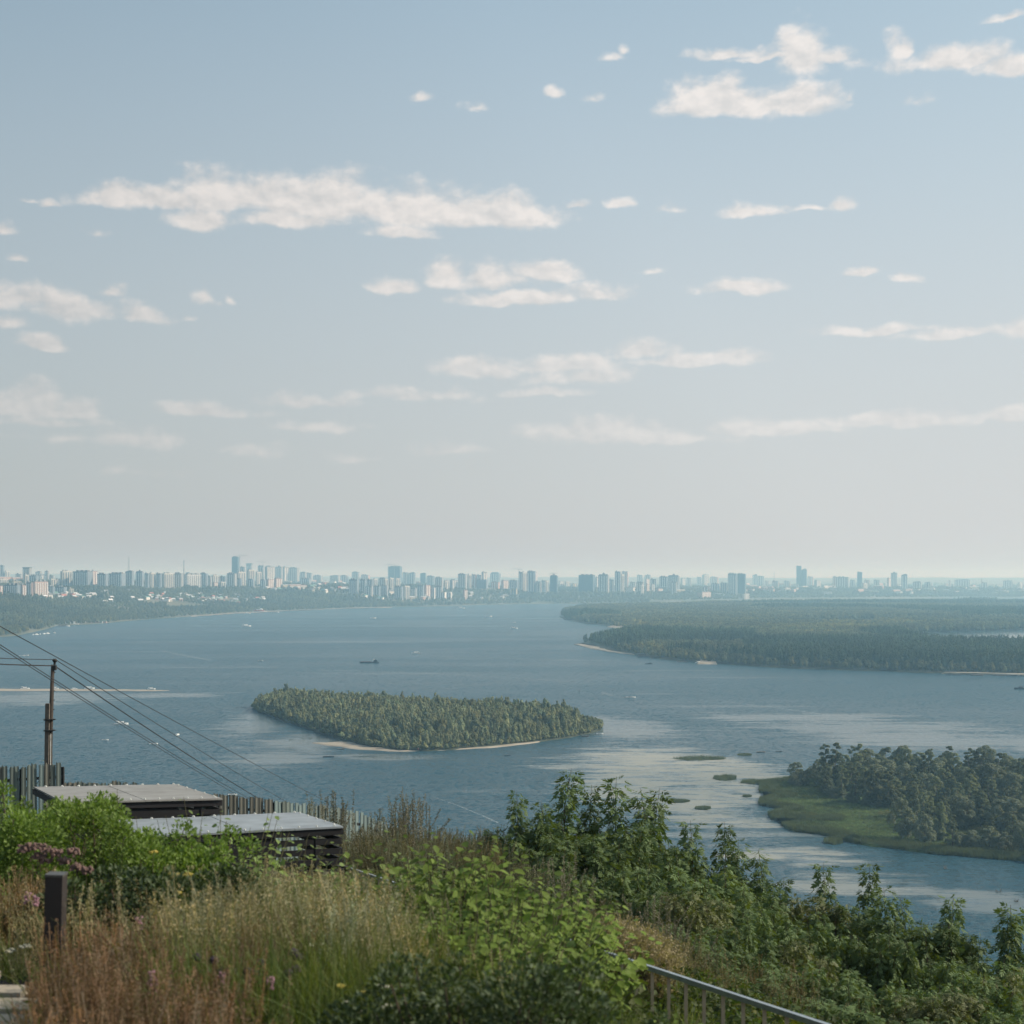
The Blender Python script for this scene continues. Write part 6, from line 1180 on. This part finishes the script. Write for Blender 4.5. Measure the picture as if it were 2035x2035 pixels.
for i, (u, v, Y) in enumerate(((447, 1870, 10.2), (344, 1735, 12.2), (356, 1738, 12.3), (374, 1736, 12.2), (352, 1774, 11.6), (305, 1692, 12.8), (728, 1973, 8.6), (683, 1958, 8.8))): flower_head('yellow_flower', u, v, Y, 'yellow', 'yellow flat flower head, %s' % ('above the sorrel, lowest in the grass', 'left one of three in the green stems', 'middle one of three in the green stems', 'right one of three in the green stems', 'just under the three in the green stems', 'highest, among the bright shrub stems', 'orange yellow one near the bottom edge', 'pale one near the bottom edge')[i], 'yellow flower heads')
for i, (u, v, Y) in enumerate(((391, 1904, 9.4), (425, 1910, 9.3), (441, 1933, 9.1), (457, 1933, 9.1), (493, 1933, 9.1), (505, 1937, 9.1), (515, 1915, 9.3), (583, 1894, 9.4), (591, 1903, 9.4), (589, 1928, 9.2), (573, 1936, 9.1))): flower_head('thistle_head', u, v, Y, 'thistle', 'dark round seed head, %s' % (ORD[i]+' of the row above the sorrel' if i < 8 else ('right of the topmost pair', 'below the topmost pair, right', 'below the topmost pair, left')[i-8]), 'dark seed heads')
for i, (u, v, Y, l) in enumerate(((55, 1782, 11.0, 'left pink flower at the left edge'), (70, 1786, 11.0, 'right pink flower at the left edge'), (277, 1832, 10.6, 'pink flower spike below the dark shrub'), (301, 1940, 8.6, 'upper pink flower in the sorrel'), (303, 1958, 8.6, 'lower pink flower in the sorrel'), (538, 1953, 8.8, 'pinkish flower right of the seed heads'), (440, 1945, 8.8, 'pinkish flower among the seed heads'))): flower_head('pink_flower', u, v, Y, 'pink', l, 'pink flowers')
for i, (u, v) in enumerate(((45, 1684), (62, 1680), (80, 1682), (97, 1688), (113, 1692), (75, 1700), (145, 1690), (128, 1708), (150, 1720), (172, 1727), (92, 1705))): flower_head('faded_flower_head', u, v, 12.3, 'umbel', 'faded brownish pink flower head in the band above the bollard', 'faded pink flower heads')
for i, (u, v) in enumerate(((760, 1957), (722, 2010), (745, 2022), (690, 1992), (770, 2000), (20, 1888), (50, 1880))): flower_head('cream_flower', u, v, 8.6 if u > 100 else 10.4, 'white', 'cream flat flower head %s' % ('near the bottom edge' if u > 100 else 'in the grass left of the bollard'), 'cream flower heads')
# --- box elder saplings on the right
CMP = []; CF = []
for j, (px, a, s) in enumerate(((1.0, 0, .62), (.55, .9, .5), (.55, -.9, .5), (.85, .55, .55), (.85, -.55, .55))):
    c, s_ = math.cos(a), math.sin(a); b0 = len(CMP)
    for (x, y, z) in LEAF4: xx, yy = x*s*1.1, y*s*.85; CMP.append((px*.75+xx*c-yy*s_, xx*s_+yy*c, z*s-.45*px*px-.2*abs(y)-.15*x))
    CF += [(b0, b0+1, b0+2), (b0, b0+2, b0+3)]
CMP = np.array(CMP)
def elder(seed, kind):
    """trunk, limbs and upright leafy shoots; nominal height 4 m"""
    r = np.random.default_rng(seed); Ht = 4.0; m = MB(); LP, LF, LS = [], [], []; shoots = []
    if kind == 'spire': shoots.append((0, 0, Ht, .30)); nsh, lo, hi, sp = 9, .50, .78, .85
    elif kind == 'twin': shoots += [(-.32, 0, Ht, .30), (.42, .1, Ht*.93, .28)]; nsh, lo, hi, sp = 10, .5, .82, 1.0
    elif kind == 'lone': shoots.append((0, 0, Ht, .36)); nsh, lo, hi, sp = 2, .30, .45, .4
    else: nsh, lo, hi, sp = 22, .55, 1.0, 1.3
    for k in range(nsh): a = k*2.4+r.normal(0, .3); q = sp*math.sqrt((k+.6)/nsh); shoots.append((math.cos(a)*q, math.sin(a)*q, Ht*r.uniform(lo, hi)*(1-.12*q/sp), r.uniform(.24, .36)))
    for (x, y, h, w) in shoots:
        b0 = Vector((x*.12, y*.12, 0)); b1 = Vector((x*.6, y*.6, h*.42)); b2 = Vector((x, y, h*.75)); b3 = Vector((x+r.normal(0, .06), y+r.normal(0, .06), h)); m.tube([b0, b1, b2, b3], [.035, .024, .013, .004], 5)
        n = int(h/.115)
        for i in range(n):
            t = .14+.86*i/n if kind != 'lone' else .42+.58*i/n; c = b0.lerp(b1, t/.42) if t < .42 else (b1.lerp(b2, (t-.42)/.33) if t < .75 else b2.lerp(b3, (t-.75)/.25)); a = i*2.4+r.normal(0, .4); rad = w*(.95-.55*max(0, (t-.94)/.06))*r.uniform(.15, 1.15)*(.85+.35*math.sin(t*19+x*7))
            nl = 13 if t < .8 else 9
            for q_ in range(nl):   # a whorl of drooping compound leaves on short side twigs
                a += 6.283/nl+r.normal(0, .25); rr = w*(.08+.62*(q_ % 2))*(1.05-.5*max(0, (t-.75)/.25))*r.uniform(.55, 1.15); LP.append((c.x+math.cos(a)*rr, c.y+math.sin(a)*rr, c.z+r.normal(0, .03)+rr*.25)); LF.append((math.cos(a), math.sin(a), -.45+r.normal(0, .28)+.9*max(0, (t-.93)/.07))); LS.append(r.uniform(.15, .25))
    LP, LF, LS = np.array(LP), np.array(LF), np.array(LS); n = len(LP); V, Fc = place(CMP, CF, LP, LF, rnd_dirs(n, r, 1.4), LS); cr = fast_mesh('crown', V, Fc); cr.materials.append(M_leafE)
    t = bpy.data.meshes.new('trunk'); t.from_pydata(m.v, [], m.f); t.materials.append(M_twig); return t, cr
EV = {k: [elder(300+11*i+len(k), k) for i in range(n)] for k, n in (('spire', 3), ('twin', 2), ('lone', 1), ('mass', 4))}
EVY = [(t, c.copy()) for t, c in EV['mass'][:2]]
for t, c in EVY: c.materials.clear(); c.materials.append(M_leafF)
def sapling(u, vt, Y, kind, label, name='sapling', wide=1.0, src=None, group='saplings on the right hand slope', i=None):
    x = (u-CU)/F*Y; z = gz(x, Y); h = H-(vt-V0)/F*Y-z; t, c = src or (EV[kind][i] if i is not None else random.choice(EV[kind])); o = empty(name, (x, Y, z), random.uniform(0, 6.28) if kind not in ('twin',) else random.uniform(-.5, .5), label, 'tree' if name == 'sapling' else 'shrub', group)
    s = h/4.0; q = wide*(.5+.5*s); o.scale = (q, q, s); obj('trunk', t, None, o); obj('crown', c, None, o); return o
SP = [(1122, 1527, 38, 'spire', 1.15, 'tallest sapling, its leafy spire highest above the water'), (1050, 1575, 37, 'twin', .95, 'leftmost sapling with drooping leaves over the weeds'), (1172, 1560, 38.5, 'spire', 1.0, 'slim spire just right of the tallest sapling'), (1248, 1545, 38, 'twin', 1.05, 'sapling with two tops standing before the pale shallows'), (1300, 1566, 38.5, 'spire', 1.0, 'sapling at the right end of the first tall group'),
 (1222, 1612, 36.5, 'mass', 1.0, 'leafy sapling filling the gap under the two topped one'), (1150, 1640, 36, 'mass', 1.0, 'dark leafy sapling under the tallest spire'), (1085, 1650, 35.5, 'mass', .9, 'dark leafy sapling at the left foot of the tall group'), (1340, 1655, 37, 'mass', .9, 'lower sapling between the two tall groups'), (1376, 1630, 37, 'spire', 1.0, 'narrow top of the second group, left one'), (1442, 1634, 37.5, 'spire', .9, 'narrow drooping top of the second group, middle one'),
 (1487, 1670, 36.5, 'twin', .9, 'dense double top of the second group, right one'), (1400, 1690, 35, 'mass', 1.0, 'dense round sapling below the second group'), (1553, 1743, 35, 'spire', .9, 'short bright sapling alone between second and third group'), (1640, 1714, 35, 'spire', .9, 'reddish brown topped narrow sapling of the third group'), (1606, 1762, 34, 'mass', .8, 'brownish sapling at the left of the third group'), (1725, 1715, 35, 'spire', .85, 'narrow sapling with layered leaves, right of the brown topped one'),
 (1688, 1782, 33.5, 'mass', .9, 'round sapling between the two narrow ones'), (1780, 1763, 33, 'twin', .9, 'sapling with a bright top right of the layered one'), (1822, 1786, 32.5, 'mass', .9, 'broad bright sapling right of centre of the right slope'), (1862, 1822, 32, 'mass', .8, 'low sapling left of the lone one'), (1893, 1782, 32.5, 'lone', .8, 'lone sapling on a bare stem before the water'), (1930, 1880, 30, 'mass', .8, 'low dark sapling below the lone one'), (2003, 1808, 31, 'spire', .9, 'grey green sapling near the right edge'), (2045, 1800, 31, 'twin', 1.0, 'dark sapling cut by the right edge'), (1975, 1870, 29.5, 'mass', .9, 'dense dark sapling in the lower right corner group')]
for i, (u, vt, Y, kind, wdm, lab) in enumerate(SP): sapling(u, vt, Y, kind, lab, 'sapling', wdm, EVY[i % 2] if 'brown' in lab and kind == 'mass' else None)
FB = [(1180, 1725, 33), (1110, 1722, 32), (1260, 1700, 33.5), (1330, 1740, 31.5), (1455, 1750, 32), (1385, 1765, 30), (1520, 1790, 31), (1570, 1808, 31), (1625, 1822, 30), (1700, 1840, 29.5), (1760, 1832, 29.5), (1810, 1850, 29), (1870, 1885, 28.5), (1940, 1925, 27.5), (2010, 1900, 28), (1440, 1820, 28), (1500, 1850, 27), (1330, 1830, 26), (1400, 1875, 25), (1570, 1890, 26), (1650, 1905, 25.5), (1730, 1925, 25), (1800, 1940, 25), (1870, 1960, 24), (1950, 1985, 23.5), (2020, 1970, 24), (1480, 1925, 23), (1560, 1960, 22), (1660, 1985, 21.5), (1760, 2000, 21.5), (1860, 2020, 21), (2060, 2030, 21), (1600, 1850, 28.5), (1510, 1740, 33)]
BAND = lambda Y: 'back' if Y > 29.2 else ('middle' if Y > 25.2 else 'front')
for i, (u, vt, Y) in enumerate(FB):
    yl = (i % 9 == 5); rk = sorted(q[0] for q in FB if BAND(q[2]) == BAND(Y)).index(u); sapling(u, vt, Y, 'mass', '%s thicket bush below the saplings, %s in the %s row' % ('yellowing' if yl else 'green', ORD[rk], BAND(Y)), 'bush', random.uniform(.62, .8), EVY[i % 2] if yl else None, 'thicket bushes below the saplings')
# vine leaves above the tall fence
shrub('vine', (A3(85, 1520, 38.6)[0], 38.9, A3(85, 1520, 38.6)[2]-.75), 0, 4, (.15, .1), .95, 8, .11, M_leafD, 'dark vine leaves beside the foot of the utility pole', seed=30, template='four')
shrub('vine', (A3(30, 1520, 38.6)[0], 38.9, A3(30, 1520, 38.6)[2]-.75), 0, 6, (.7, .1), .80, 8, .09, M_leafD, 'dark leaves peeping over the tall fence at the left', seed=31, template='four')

# ================================================================== HAZE
def haze_material(density):
    m = bpy.data.materials.new('haze_air'); m.use_nodes = True; nt = m.node_tree; nt.nodes.clear()
    pv = nt.nodes.new('ShaderNodeVolumePrincipled'); pv.inputs['Color'].default_value = (.42, .75, 1.0, 1); pv.inputs['Absorption Color'].default_value = (1, 1, 1, 1); pv.inputs['Density'].default_value = density; pv.inputs['Anisotropy'].default_value = 0.2
    o = nt.nodes.new('ShaderNodeOutputMaterial'); nt.links.new(pv.outputs[0], o.inputs['Volume']); return m
hz = MB().box((0, 10500, 106.5), (33000, 25000, 217)).build('haze', haze_material(1.3e-4)); hz.location = (0, 0, 0)
tag(hz, 'thin summer haze over the whole valley', kind='stuff')
